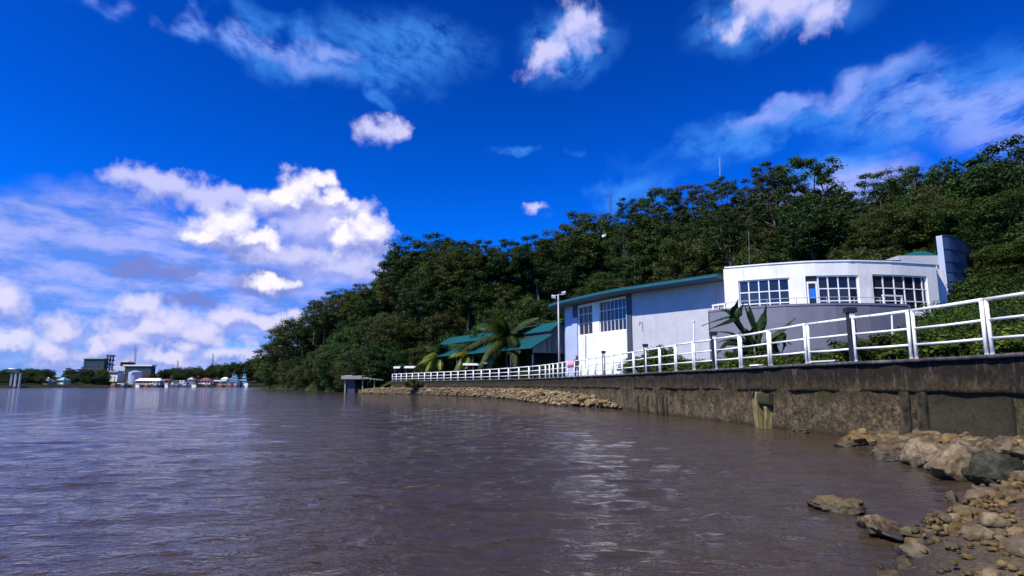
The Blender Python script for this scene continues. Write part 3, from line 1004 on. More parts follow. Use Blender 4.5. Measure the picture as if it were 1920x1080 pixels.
# ------------------------------------------------------------------ trees
def leaf_quads(rng, centers, rad, count, size, up=0.6, flat=0.6, aspect=0.5, shell=0.5):
    """leaf-sized folded faces spread through flattened clumps -> verts, tri faces"""
    n = len(centers) * count
    c = np.repeat(centers, count, axis=0); r = np.repeat(rad, count)
    d = rng.normal(size=(n, 3)); d /= np.linalg.norm(d, axis=1, keepdims=True)
    q = rng.random(n) ** shell
    d2 = d.copy(); d2[:, 2] *= flat
    p = c + d2 * (r * q)[:, None]
    nrm = d * 1.1 + rng.normal(size=(n, 3)) * 0.36; nrm[:, 2] += up
    nrm /= np.linalg.norm(nrm, axis=1, keepdims=True)
    a = rng.normal(size=(n, 3)); a -= nrm * (a * nrm).sum(1, keepdims=True); a /= np.linalg.norm(a, axis=1, keepdims=True)
    b = np.cross(nrm, a)
    L = size * rng.uniform(0.6, 1.35, n); W = L * aspect
    droop = nrm * (L * 0.18)[:, None]
    v0 = p - a * (L / 2)[:, None]; v2 = p + a * (L / 2)[:, None] - droop
    v1 = p + b * (W / 2)[:, None] - droop * 0.3; v3 = p - b * (W / 2)[:, None] - droop * 0.3
    v = np.stack([v0, v1, v2, v3], 1).reshape(-1, 3)
    i = np.arange(n)[:, None] * 4
    f = np.concatenate([i + np.array([[0, 1, 2]]), i + np.array([[0, 2, 3]])], 0)
    return v, f


def limb(b, rng, p, q, r0, r1, sag=0.12, n=6, k=5):
    p, q = np.array(p), np.array(q)
    L = np.linalg.norm(q - p); off = rng.normal(size=3) * L * 0.10; off[2] = abs(off[2]) * sag * 8
    pts, rr = [], []
    for j in range(k):
        t = j / (k - 1); pts.append(p * (1 - t) + q * t + off * math.sin(math.pi * t)); rr.append(r0 * (1 - t) + r1 * t)
    b.tube(pts, rr, n, cap=False)
    return pts


def tree_proto(name, seed, H, crown_r, crown_lo, style, leafm, leaf=0.42, clumps=70, per=90, trunk_r=0.28):
    """an Empty with trunk and crown, built at the origin; H height, crown_lo height of the lowest foliage"""
    rng = np.random.default_rng(seed)
    C, Rr = [], []
    ch = H - crown_lo
    for k in range(clumps * 6):
        if len(C) >= clumps: break
        if style == 'umbrella':
            layer = 1.0 - 0.85 * rng.random() ** 1.25
            rr = crown_r * math.sqrt(max(0.05, 1 - ((layer - 0.42) / 0.66) ** 2)) * rng.random() ** 0.42
            th = rng.random() * 6.283
            rr *= 1 + 0.25 * math.sin(2 * th + seed) + 0.15 * math.sin(5 * th)
            z = crown_lo + ch * layer - (rr / crown_r) ** 2 * ch * 0.10 + rng.normal() * 0.3
            c = (rr * math.cos(th), rr * math.sin(th), z); r = rng.uniform(0.7, 1.3)
        else:
            u = rng.normal(size=3); u /= np.linalg.norm(u)
            q = rng.random() ** 0.38
            pw = 0.85 if u[2] > 0 else (0.6 if style == 'dome' else 1.0)
            c = (u[0] * crown_r * q, u[1] * crown_r * q, crown_lo + ch * 0.48 + u[2] * ch * 0.5 * q * pw)
            wob = 1 + 0.28 * math.sin(3 * math.atan2(c[1], c[0]) + seed)
            c = (c[0] * wob, c[1] * wob, c[2]); r = rng.uniform(0.85, 1.65)
        if any((c[0] - o[0]) ** 2 + (c[1] - o[1]) ** 2 + 2.2 * (c[2] - o[2]) ** 2 < (0.85 if style != 'umbrella' else 0.8) for o in C): continue
        C.append(c); Rr.append(r)
    C, Rr = np.array(C), np.array(Rr)
    C[:, 2] *= (H - 0.5) / max(C[:, 2].max() + 0.4, 1)
    root = bpy.data.objects.new(name, None); COL.objects.link(root)
    b = MB()
    lean = rng.normal(size=2) * 0.35
    fork = crown_lo + ch * (0.18 if style != 'umbrella' else 0.10)
    tp = [(0, 0, -1.5), (0.05 * lean[0], 0.05 * lean[1], 0.3), (lean[0] * .5, lean[1] * .5, fork * 0.5), (lean[0], lean[1], fork)]
    b.tube(tp, [trunk_r * 1.5, trunk_r * 1.15, trunk_r * 0.9, trunk_r * 0.75], 8, cap=False)
    nl = 8 if style == 'umbrella' else 6
    far = sorted(range(len(C)), key=lambda i: -np.hypot(C[i, 0], C[i, 1]))
    ends = []
    for k in range(nl):
        th = 6.283 * k / nl + rng.normal() * 0.25
        m = [i for i in range(len(C)) if abs((math.atan2(C[i, 1], C[i, 0]) - th + math.pi) % 6.283 - math.pi) < 0.5]
        if not m: continue
        i = m[rng.integers(len(m))]
        tgt = C[i] * np.array([0.72, 0.72, 1]) - np.array([0, 0, 0.3])
        ends.append(limb(b, rng, (lean[0], lean[1], fork - 0.2 + rng.random() * 0.3), tgt, trunk_r * 0.55, trunk_r * 0.20))
    ends.append(limb(b, rng, (lean[0], lean[1], fork - 0.1), (lean[0] * 1.3, lean[1] * 1.3, H * 0.86), trunk_r * 0.65, trunk_r * 0.15))
    allp = np.array([q for e in ends for q in e[1:]])
    for i in range(0, len(C), 1 if style == 'umbrella' else 3):
        j = ((allp - C[i]) ** 2).sum(1).argmin()
        limb(b, rng, allp[j], C[i], trunk_r * 0.17, trunk_r * 0.05, 0.08, 4, 4)
    tme = bpy.data.meshes.new('trunk'); tme.from_pydata([tuple(q) for q in b.v], [], b.f); tme.materials.append(M_BARK); tme.shade_smooth()
    t = bpy.data.objects.new('trunk', tme); COL.objects.link(t); t.parent = root
    v, f = leaf_quads(rng, C, Rr, per, leaf, up=0.75, flat=0.55 if style != 'umbrella' else 0.52, shell=0.6)
    cr = bpy.data.objects.new('crown', np_mesh('crown', v, f, leafm)); COL.objects.link(cr); cr.parent = root
    root['H'] = H
    return root


PROTOS = {}
def protos():
    D, M, O = M_LEAF_DARK, M_LEAF_MID, M_LEAF_OLIVE
    PROTOS['dome'] = [tree_proto('broadleaf_tree', 11, 14, 5.6, 1.2, 'dome', D, 0.36, 125, 150), tree_proto('broadleaf_tree', 12, 14, 5.2, 1.0, 'dome', M, 0.34, 118, 150),
                      tree_proto('broadleaf_tree', 13, 14, 6.0, 2.0, 'dome', D, 0.38, 125, 145), tree_proto('broadleaf_tree', 14, 14, 5.3, 1.2, 'dome', O, 0.34, 118, 150)]
    PROTOS['bushy'] = [tree_proto('leafy_tree', 21, 9, 4.4, 0.4, 'bushy', D, 0.32, 88, 150, 0.18), tree_proto('leafy_tree', 22, 9, 4.0, 0.3, 'bushy', O, 0.30, 84, 150, 0.18),
                       tree_proto('leafy_tree', 23, 9, 4.2, 0.4, 'bushy', M, 0.32, 84, 150, 0.18)]
    PROTOS['umbrella'] = [tree_proto('umbrella_tree', 31, 17, 6.2, 5.0, 'umbrella', M, 0.30, 104, 140, 0.26), tree_proto('umbrella_tree', 32, 17, 5.4, 4.5, 'umbrella', D, 0.30, 94, 140, 0.24),
                          tree_proto('umbrella_tree', 33, 17, 6.8, 6.0, 'umbrella', O, 0.29, 106, 135, 0.26)]
protos()
for L in PROTOS.values():
    for o in L: o['used'] = 0
NAMEKIND = {'dome': 'broadleaf tree', 'bushy': 'leafy tree', 'umbrella': 'umbrella tree'}

SKY_PX = [(440, 705), (470, 688), (490, 668), (520, 628), (545, 602), (580, 572), (620, 540), (660, 532), (700, 524), (735, 500), (752, 455), (790, 437), (840, 436), (880, 448), (920, 448), (1000, 440),
          (1050, 428), (1085, 398), (1130, 395), (1160, 372), (1200, 352), (1260, 344), (1330, 342), (1390, 345), (1430, 308), (1480, 292), (1540, 288), (1570, 330), (1600, 365), (1635, 335), (1680, 312), (1740, 308), (1790, 288), (1850, 290), (1890, 268), (1925, 250), (2100, 230)]
_sx, _sy = [a for a, _ in SKY_PX], [b for _, b in SKY_PX]


def skyline(px): return float(np.interp(px, _sx, _sy))


def put_tree(kind, k, x, y, h, wid=None, label=None, group=None, rot=0.0, z=None):
    src = PROTOS[kind][k % len(PROTOS[kind])]
    if not src['used']: o = src; src['used'] = 1
    else: o = copy_tree(src)
    s = h / src['H']; w = s if wid is None else wid
    o.location = (x, y, ground_z(x, y) - 0.3 if z is None else z)
    o.scale = (w, w, s); o.rotation_euler = (0, 0, rot)
    tag(o, label, 'tree', group)
    return o


# ridge and front trees that stand out in the picture: (kind, variant, px of the top, py of the top, depth, height m, width factor, label)
FEATURED = [
    ('dome', 0, 800, 436, 142, 17.5, 1.30, 'big dark dome of a tree highest on the left shoulder of the hill'),
    ('dome', 2, 762, 462, 138, 14.0, 1.05, 'dark tree with ragged branch tips at the left edge of the hill dome'),
    ('dome', 2, 860, 444, 144, 15.0, 1.10, 'dark round tree on the ridge just behind the big dome tree'),
    ('dome', 1, 1092, 396, 116, 15.0, 1.05, 'tree on the ridge just beside the thin radio mast'),
    ('umbrella', 1, 1190, 366, 110, 16.0, 0.95, 'open crowned ridge tree right of the radio mast'),
    ('umbrella', 0, 1240, 346, 106, 17.0, 0.95, 'feathery ridge tree above the middle of the teal roof edge'),
    ('umbrella', 2, 1300, 342, 104, 16.0, 0.90, 'feathery ridge tree above the lavender hall wall'),
    ('umbrella', 1, 1358, 328, 100, 16.5, 0.85, 'thin topped ridge tree above the corner where white and lavender walls meet'),
    ('umbrella', 0, 1500, 290, 88, 19.0, 1.05, 'tallest flat topped tree above the white building with sky through its limbs'),
    ('umbrella', 2, 1440, 310, 90, 17.5, 0.95, 'tree leaning against the tallest flat topped tree on its left'),
    ('umbrella', 1, 1600, 362, 92, 14.0, 0.80, 'low thin tree in the sky gap above the right windows'),
    ('umbrella', 2, 1668, 314, 84, 17.0, 0.95, 'open tree right of the sky gap, pale sky between its limbs'),
    ('umbrella', 0, 1730, 308, 82, 17.0, 0.95, 'open crowned tree directly above the glass tower'),
    ('dome', 0, 1806, 288, 80, 17.0, 1.00, 'dark full tree on the ridge right of the glass tower'),
    ('dome', 2, 1862, 296, 76, 16.0, 0.95, 'dark tree between the ridge tree and the tall edge tree'),
    ('dome', 2, 1925, 258, 70, 17.5, 1.05, 'tall dark tree cut by the right edge of the picture'),
    ('dome', 3, 640, 538, 172, 13.0, 1.05, 'olive green tree where the ridge steps down to the left'),
    ('umbrella', 1, 592, 560, 185, 13.0, 0.90, 'thin tree sticking out above the descending ridge'),
    ('bushy', 1, 545, 602, 205, 12.0, 1.30, 'olive tree near the end of the headland'),
    ('bushy', 2, 500, 664, 255, 11.0, 1.20, 'low tree at the tip of the headland'),
    ('dome', 1, 775, 478, 134, 13.0, 1.10, 'dark tree filling the hill edge under the ragged dome'),
    ('dome', 0, 832, 472, 132, 13.0, 1.10, 'dark tree below the big dome tree on the hill'),
    ('dome', 3, 738, 506, 146, 13.0, 1.05, 'olive tree at the step in the ridge left of the dome'),
    ('dome', 1, 700, 526, 155, 14.0, 1.10, 'round tree on the ridge above the boat hut'),
    ('dome', 3, 668, 536, 165, 13.0, 1.10, 'olive round tree left of the tree above the boat hut'),
    ('dome', 3, 612, 558, 178, 12.5, 1.15, 'brownish tree on the descending ridge beside the thin tree'),
    ('bushy', 1, 572, 586, 192, 12.0, 1.25, 'brownish olive tree halfway down the headland ridge'),
    ('bushy', 1, 522, 634, 222, 11.0, 1.30, 'olive tree low on the headland ridge before its tip'),
    ('dome', 2, 905, 452, 130, 14.0, 1.10, 'dark tree on the ridge over the large coconut palm'),
    ('dome', 0, 962, 446, 126, 14.0, 1.10, 'dark ridge tree above the green shed ridge'),
    ('dome', 2, 1010, 442, 122, 14.0, 1.10, 'dark ridge tree above the shed gable'),
    ('dome', 1, 1048, 430, 118, 14.0, 1.05, 'ridge tree straight above the floodlight pole'),
    ('dome', 1, 935, 575, 92, 13.0, 0.90, 'grey green tree right behind the coconut palm'),
    ('dome', 0, 1768, 318, 86, 15.0, 1.00, 'dense dark tree on the ridge behind the top of the glass tower'),
    ('dome', 2, 1706, 338, 88, 14.0, 1.00, 'dense dark tree between the two open trees above the rear teal roof'),
    ('dome', 1, 1640, 362, 90, 13.0, 0.95, 'dense green tree at the right side of the sky gap'),
    ('dome', 0, 1545, 345, 94, 14.0, 0.95, 'dense dark tree under the right limbs of the tallest flat topped tree'),
    ('dome', 2, 1405, 362, 98, 14.0, 1.00, 'dense dark tree on the ridge above the thin roof antenna'),
    ('dome', 1, 1328, 378, 102, 13.0, 1.00, 'dense green tree below the feathery ridge trees above the lavender wall'),
    ('dome', 0, 1262, 384, 105, 13.0, 1.00, 'dense dark tree below the feathery ridge tree above the teal roof edge'),
    ('dome', 2, 1202, 396, 108, 13.0, 1.00, 'dense dark tree right below the open crowned ridge tree by the mast'),
    ('bushy', 0, 1872, 468, 62, 9.0, 1.1, 'dark leafy tree beside the thin street lamp'),
    ('bushy', 2, 1935, 450, 60, 9.5, 1.1, 'green leafy tree at the right edge below the tall dark tree'),
    ('bushy', 2, 1902, 500, 56, 7.0, 1.1, 'low leafy tree before the street lamp trees'),
    ('bushy', 0, 1965, 480, 54, 8.0, 1.1, 'dark leafy tree cut by the right edge above the railing'),
    ('bushy', 1, 1852, 512, 66, 6.5, 1.0, 'olive leafy tree right behind the street lamp'),
    ('dome', 3, 1585, 455, 70, 9.0, 0.85, 'light olive tree behind the roof of the white building'),
]


def build_trees():
    rng = random.Random(9)
    placed = []
    for kind, k, px, py, Y, h, w, lab in FEATURED:
        p = U(px, py, Y)
        g = ground_z(p.x, p.y)
        put_tree(kind, k, p.x, p.y, h, w * h / PROTOS[kind][0]['H'], lab, 'trees on the wooded hill', rng.uniform(0, 6.28), z=p.z - h * 0.985)
        placed.append((p.x, p.y))
    # the close-packed slope: keep every crown below the photograph's skyline
    def fill(count, kinds, hmin, hmax, gap, dmax, seed):
        rng = random.Random(seed)
        n = tries = 0
        while n < count and tries < 9000:
            tries += 1
            px = rng.uniform(455, 2060)
            Y = rng.uniform(98, 262) if px < 760 else rng.uniform(50, 132)
            x = HX(px, Y)
            s, d = near([(x, Y)]); s, d = float(s[0]), float(d[0])
            yb = np.interp(s, SCUM, PATH[:, 1])
            dmin = (27 if yb < 80 else 22) if yb < 104 else (22 + (0.6 - 22) * min(1, (yb - 104) / 10))
            if d < dmin or d > dmax: continue
            sp = gap + Y * 0.008
            if any((x - a) ** 2 + (Y - b) ** 2 < sp * sp for a, b in placed): continue
            g = ground_z(x, Y)
            front = d < dmin + 8
            kind = 'bushy' if front else rng.choice(kinds + (['umbrella'] if px > 1150 and len(kinds) > 1 else []))
            h = rng.uniform(hmin, hmax) * (0.75 if kind == 'bushy' and len(kinds) > 1 else 1.0)
            if (1735 < px < 1870 and Y < 66) or (px >= 1870 and Y < 56) or (px > 1040 and Y < 62) or (1040 < px < 1360 and Y < 76): continue
            lim = min(skyline(px), skyline(px - 26), skyline(px + 26)) + rng.uniform(4, 30) + (52 if 1140 < px < 1740 else 8)
            ht = U(px, lim, Y).z - g
            if ht < 3.5: continue
            h = min(h, ht)
            vx = {'dome': rng.randrange(4), 'bushy': rng.randrange(3), 'umbrella': rng.randrange(3)}[kind]
            if px < 640 and rng.random() < 0.6: vx = 3 if kind == 'dome' else 1
            where = ('on the headland slope over the river' if px < 600 else 'on the slope above the small hut' if px < 790 else 'on the slope behind the palms and green shed' if px < 1060 else
                     'on the slope behind the lavender hall' if px < 1360 else 'on the slope behind the white building' if px < 1760 else 'on the slope right of the glass tower')
            w = (h / PROTOS[kind][0]['H']) * (1.05 if h > 8 else 1.3)
            row = 'front row ' if front else ''
            put_tree(kind, vx, x, Y, h, max(w, 0.62), row + NAMEKIND[kind] + ' packed among others ' + where, row + 'forest ' + NAMEKIND[kind] + 's ' + where, rng.uniform(0, 6.28))
            placed.append((x, Y)); n += 1
        print('forest trees', n, tries)
    n = tries = 0
    while n < 26 and tries < 900:                                # the rise right of the tower
        tries += 1
        px, Y = rng.uniform(1838, 2010), rng.uniform(50, 78)
        x = HX(px, Y)
        if any((x - a) ** 2 + (Y - b) ** 2 < 6.0 for a, b in placed): continue
        top = U(px, (rng.uniform(340, 420) if Y > 59 else rng.uniform(430, 500)) + (30 if px < 1870 else 0), Y).z - ground_z(x, Y)
        if top < 3.0: continue
        h = min(top, rng.uniform(5.5, 9.0))
        put_tree('bushy', rng.choice([0, 2, 0, 1]), x, Y, h, max(0.7, h / 9.0 * 1.15), 'leafy tree on the rise between the glass tower and the right edge', 'leafy trees right of the tower', rng.uniform(0, 6.28))
        placed.append((x, Y)); n += 1
    fill(280, ['dome', 'dome', 'dome', 'bushy'], 10, 16, 3.9, 84, 9)
    fill(200, ['bushy'], 5.0, 8.5, 2.3, 62, 10)


build_trees()


def build_undergrowth():
    """the shrub layer that closes the slope between the trunks; nobody could count it"""
    rng = np.random.default_rng(3)
    S = rng.uniform(SCUM[3] + 10, SCUM[WALL_END + 6], 9000)
    S = np.where(rng.random(9000) < 0.65, rng.uniform(SCUM[5], S_WALL1 + 60, 9000), S)
    yb = np.interp(S, SCUM, PATH[:, 1])
    dmin = 27 - 5 * sm(yb, 78, 92) + (0.6 - 22) * sm(yb, 103, 115)
    Dd = dmin + rng.random(9000) ** 1.4 * 44
    p, n = path_at(S)
    xy = p + n * Dd[:, None]
    z = hgt(S, Dd, xy)
    rad = rng.uniform(0.7, 1.5, 9000)
    c = np.c_[xy, z + rad * 0.4]
    v, f = leaf_quads(rng, c, rad, 22, 0.40, up=0.8, flat=0.8, shell=0.5)
    o = link('undergrowth', np_mesh('undergrowth', v, f, M_LEAF_DARK))
    tag(o, 'dense dark shrub layer between the trees of the hill', 'undergrowth', kind='stuff')


build_undergrowth()


# ------------------------------------------------------------------ palms
def frond_mesh(rng, L, droop, leafm, width=0.95, n=40):
    """one feather frond along +X, arching up then down: rachis and hanging leaflets"""
    b = MB()
    pts = []
    for k in range(9):
        t = k / 8
        pts.append(Vector((L * (t * 0.93), 0, L * (0.42 * t - (0.42 + droop) * t * t))))
    b.tube(pts, [0.05 * (1 - 0.85 * k / 8) for k in range(9)], 5, cap=False)
    for k in range(n):
        t = 0.10 + 0.88 * k / (n - 1)
        q = t * 8; i = min(7, int(q)); p = pts[i].lerp(pts[i + 1], q - i)
        d = (pts[i + 1] - pts[i]).normalized()
        ll = width * (0.45 + 1.0 * math.sin(math.pi * min(1, 0.15 + t * 0.85))) * rng.uniform(0.85, 1.15)
        for sgn in (-1, 1):
            side = Vector((0, sgn, 0))
            dirn = (d * 0.55 + side * 0.75 + Vector((0, 0, -0.42 - 0.3 * rng.random()))).normalized()
            mid = p + dirn * ll * 0.55; tip = p + dirn * ll + Vector((0, 0, -0.25 * ll))
            wv = d * (0.040 * L / 3.5 + 0.025)
            b.quad(p - wv, p + wv, mid + wv * 0.9, mid - wv * 0.9)
            j = len(b.v); b.v += [tuple(mid - wv * 0.9), tuple(mid + wv * 0.9), tuple(tip)]; b.f.append((j, j + 1, j + 2))
    me = bpy.data.meshes.new('frond'); me.from_pydata(b.v, [], b.f); me.materials.append(leafm)
    return me


def palm(px, py_crown, Y, h_trunk, L, n, leafm, label, seed, yellow=None, base_z=None):
    rng = random.Random(seed)
    c = U(px, py_crown, Y)
    zb = c.z - h_trunk
    r = empty('palm_tree', (c.x, c.y, zb), label, 'palm tree', 'palms behind the quay railing')
    b = MB()
    pts = [(c.x + 0.12 * math.sin(k * 0.9) * h_trunk / 5, c.y, zb - 0.5 + (h_trunk + 0.5) * k / 8) for k in range(9)]
    b.tube(pts, [0.20 * (1 - 0.045 * k) for k in range(9)], 9, cap=False)
    b.build('trunk', M_BARK, r, True)
    ms = [frond_mesh(rng, L, 0.22, M_LEAF_PALM), frond_mesh(rng, L, 0.42, leafm), frond_mesh(rng, L * 0.92, 0.52, yellow or leafm)]
    for k in range(n):
        tier = k % 3
        o = bpy.data.objects.new('frond', ms[tier]); COL.objects.link(o); o.parent = r
        o.location = (pts[-1][0] - c.x, 0, h_trunk)
        o.rotation_euler = (rng.uniform(-.25, .25), {0: -0.72, 1: -0.25, 2: 0.18}[tier] + rng.uniform(-.15, .15), 6.283 * k / n * 2.618 + rng.uniform(-.2, .2))
        s = rng.uniform(0.85, 1.12); o.scale = (s, s, s)
    return r


palm(952, 640, 80, 5.6, 5.6, 33, M_LEAF_PALM, 'large coconut palm with drooping fronds in front of the green roofed shed', 1)
palm(826, 668, 96, 2.9, 3.3, 21, M_LEAF_YELLOW, 'small yellow green palm nearest the left end of the railing', 2)
palm(884, 662, 88, 3.4, 3.4, 21, M_LEAF_YELLOW, 'small yellowing palm between the large palm and the leftmost palm', 3)


# ------------------------------------------------------------------ hedges and shrubs by the railing
def shrub_proto(name, seed, r, h, leafm, leaf, clumps, per):
    rng = np.random.default_rng(seed)
    C = []
    for k in range(clumps):
        u = rng.normal(size=3); u /= np.linalg.norm(u); q = rng.random() ** 0.35
        C.append((u[0] * r * q, u[1] * r * q, h * 0.5 + u[2] * h * 0.46 * q))
    v, f = leaf_quads(rng, np.array(C), rng.uniform(0.20, 0.36, clumps) * max(r, h) * 0.9, per, leaf, up=0.7, flat=0.8, shell=0.6)
    root = bpy.data.objects.new(name, None); COL.objects.link(root)
    cr = bpy.data.objects.new('foliage', np_mesh('foliage', v, f, leafm)); COL.objects.link(cr); cr.parent = root
    b = MB()
    for k in range(5):
        a = 6.283 * k / 5
        b.tube([(0.05 * math.cos(a), 0.05 * math.sin(a), -0.4), (0.2 * r * math.cos(a), 0.2 * r * math.sin(a), h * 0.3), (0.55 * r * math.cos(a), 0.55 * r * math.sin(a), h * 0.7)], [0.03, 0.022, 0.01], 5, cap=False)
    me = bpy.data.meshes.new('stem'); me.from_pydata(b.v, [], b.f); me.materials.append(M_BARK)
    st = bpy.data.objects.new('stem', me); COL.objects.link(st); st.parent = root
    root['used'] = 0
    return root


SHRUBS = [shrub_proto('shrub', 41, 1.0, 1.2, M_LEAF_HEDGE, 0.15, 46, 70), shrub_proto('shrub', 42, 1.0, 1.2, M_LEAF_HEDGE, 0.13, 46, 70),
          shrub_proto('shrub', 43, 1.2, 1.8, M_LEAF_MID, 0.19, 56, 75), shrub_proto('shrub', 44, 1.2, 1.8, M_LEAF_OLIVE, 0.17, 56, 75),
          shrub_proto('tall_shrub', 45, 2.2, 3.4, M_LEAF_MID, 0.19, 130, 95), shrub_proto('tall_shrub', 46, 2.2, 3.4, M_LEAF_DARK, 0.17, 130, 95)]


def put_shrub(k, x, y, sx, sz, label, group, rot, z=None):
    src = SHRUBS[k]
    o = src if not src['used'] else copy_tree(src)
    src['used'] = 1
    o.location = (x, y, ground_z(x, y) if z is None else z); o.scale = (sx, sx, sz); o.rotation_euler = (0, 0, rot)
    return tag(o, label, 'shrub', group)


ORD = ['first', 'second', 'third', 'fourth', 'fifth', 'sixth', 'seventh', 'eighth', 'ninth', 'tenth', 'eleventh', 'twelfth', 'thirteenth', 'fourteenth', 'fifteenth', 'sixteenth', 'seventeenth', 'eighteenth',
       'nineteenth', 'twentieth', 'twenty-first', 'twenty-second', 'twenty-third', 'twenty-fourth', 'twenty-fifth', 'twenty-sixth', 'twenty-seventh', 'twenty-eighth', 'twenty-ninth', 'thirtieth', 'thirty-first', 'thirty-second',
       'thirty-third', 'thirty-fourth', 'thirty-fifth', 'thirty-sixth', 'thirty-seventh', 'thirty-eighth', 'thirty-ninth', 'fortieth', 'forty-first', 'forty-second', 'forty-third', 'forty-fourth', 'forty-fifth', 'forty-sixth', 'forty-seventh']


def build_hedge():
    rng = random.Random(21)
    # clipped row right behind the railing
    k = 0
    px = 1925.0
    row = []
    while px > 1185:
        s = s_of_px(px); p, n = path_at(s)
        row.append((px, s)); px -= 1250 / (p[1]) * 0.95
    for k, (px, s) in enumerate(row):
        p, n = path_at(s)
        d = rng.uniform(2.4, 3.0)
        x, y = p + n * d
        hgt_px = 24 if px < 1500 else 30
        put_shrub(rng.choice([0, 0, 1]), x, y, rng.uniform(1.0, 1.25), rng.uniform(0.62, 0.82) * (0.8 if px < 1420 else 1.05),
                  'low bright green hedge shrub behind the railing, ' + ORD[k] + ' from the right edge of the picture', 'hedge shrubs behind the railing', rng.uniform(0, 6))
    # taller dark shrubs on the right, up the rise behind the railing
    tall = []
    for k in range(60):
        px = rng.uniform(1700, 1990); Y = rng.uniform(22, 40)
        top = 608 - (px - 1700) * 0.15 + rng.uniform(-4, 46)
        if px < 1745: top = max(top, 622)
        tall.append((px, Y, top))
    tall += [(1640, 27, 640), (1660, 26, 632), (1615, 28, 648), (1690, 25, 618), (1580, 28, 655), (1540, 30, 655), (1790, 40, 572), (1850, 40, 560), (1905, 40, 548), (1840, 52, 556), (1900, 50, 536), (1960, 46, 530)]
    tall.sort(key=lambda t: t[1])
    for px, Y, top in tall:
        x = HX(px, Y); g = ground_z(x, Y); zt = U(px, top, Y).z
        hh = zt - g
        k = rng.choice([4, 4, 5]) if px > 1705 else rng.choice([0, 1])
        if px > 1705: sx = min(1.3, max(0.55, hh / 3.6))
        else: sx = min(1.6, max(0.9, hh / 2.0))
        near_far = 'near' if Y < 30 else 'far'
        put_shrub(k, x, Y, sx, hh / (3.4 if k > 3 else 1.2), ('one of the tall tangled shrubs on the ' + near_far + ' side right of the grey podium') if px > 1700 else
                  'bright green rounded shrub against the right half of the grey podium', 'tall shrubs right of the podium ' + near_far if px > 1700 else 'rounded shrubs against the podium', rng.uniform(0, 6))
    # low planting at the foot of the hall
    for k in range(16):
        px = 1195 + k * 27 + rng.uniform(-8, 8); Y = (44 - k * 0.9 if k < 8 else 36) + rng.uniform(-1.5, 1.5)
        x = HX(px, Y)
        put_shrub(rng.choice([0, 1, 2]), x, Y, rng.uniform(0.8, 1.3), rng.uniform(0.7, 1.25), 'low shrub along the foot of the hall and podium walls, ' + ORD[k] + ' from its left end', 'shrubs at the foot of the hall', rng.uniform(0, 6))
    for k, (px, Y, h) in enumerate(((800, 103, 3.0), (846, 97, 2.6), (864, 100, 3.2), (910, 90, 1.8), (985, 76, 2.0), (1022, 71, 1.4))):
        put_shrub(rng.choice([0, 2]), HX(px, Y), Y, h * 0.62, h / 1.5, 'leafy shrub before the green roofed shed, ' + ORD[k] + ' from its left end', 'shrubs before the shed', rng.uniform(0, 6))
    # growth at the left end of the railing
    p = U(775, 715, 92)
    put_shrub(0, HX(778, 93.5), 93.5, 1.5, 1.1, 'bright green clump of weeds on the rubble below the railing', None, 0.5, z=1.0)


build_hedge()
for o in SHRUBS:
    if not o['used']:
        for c in list(o.children): bpy.data.objects.remove(c)
        bpy.data.objects.remove(o)


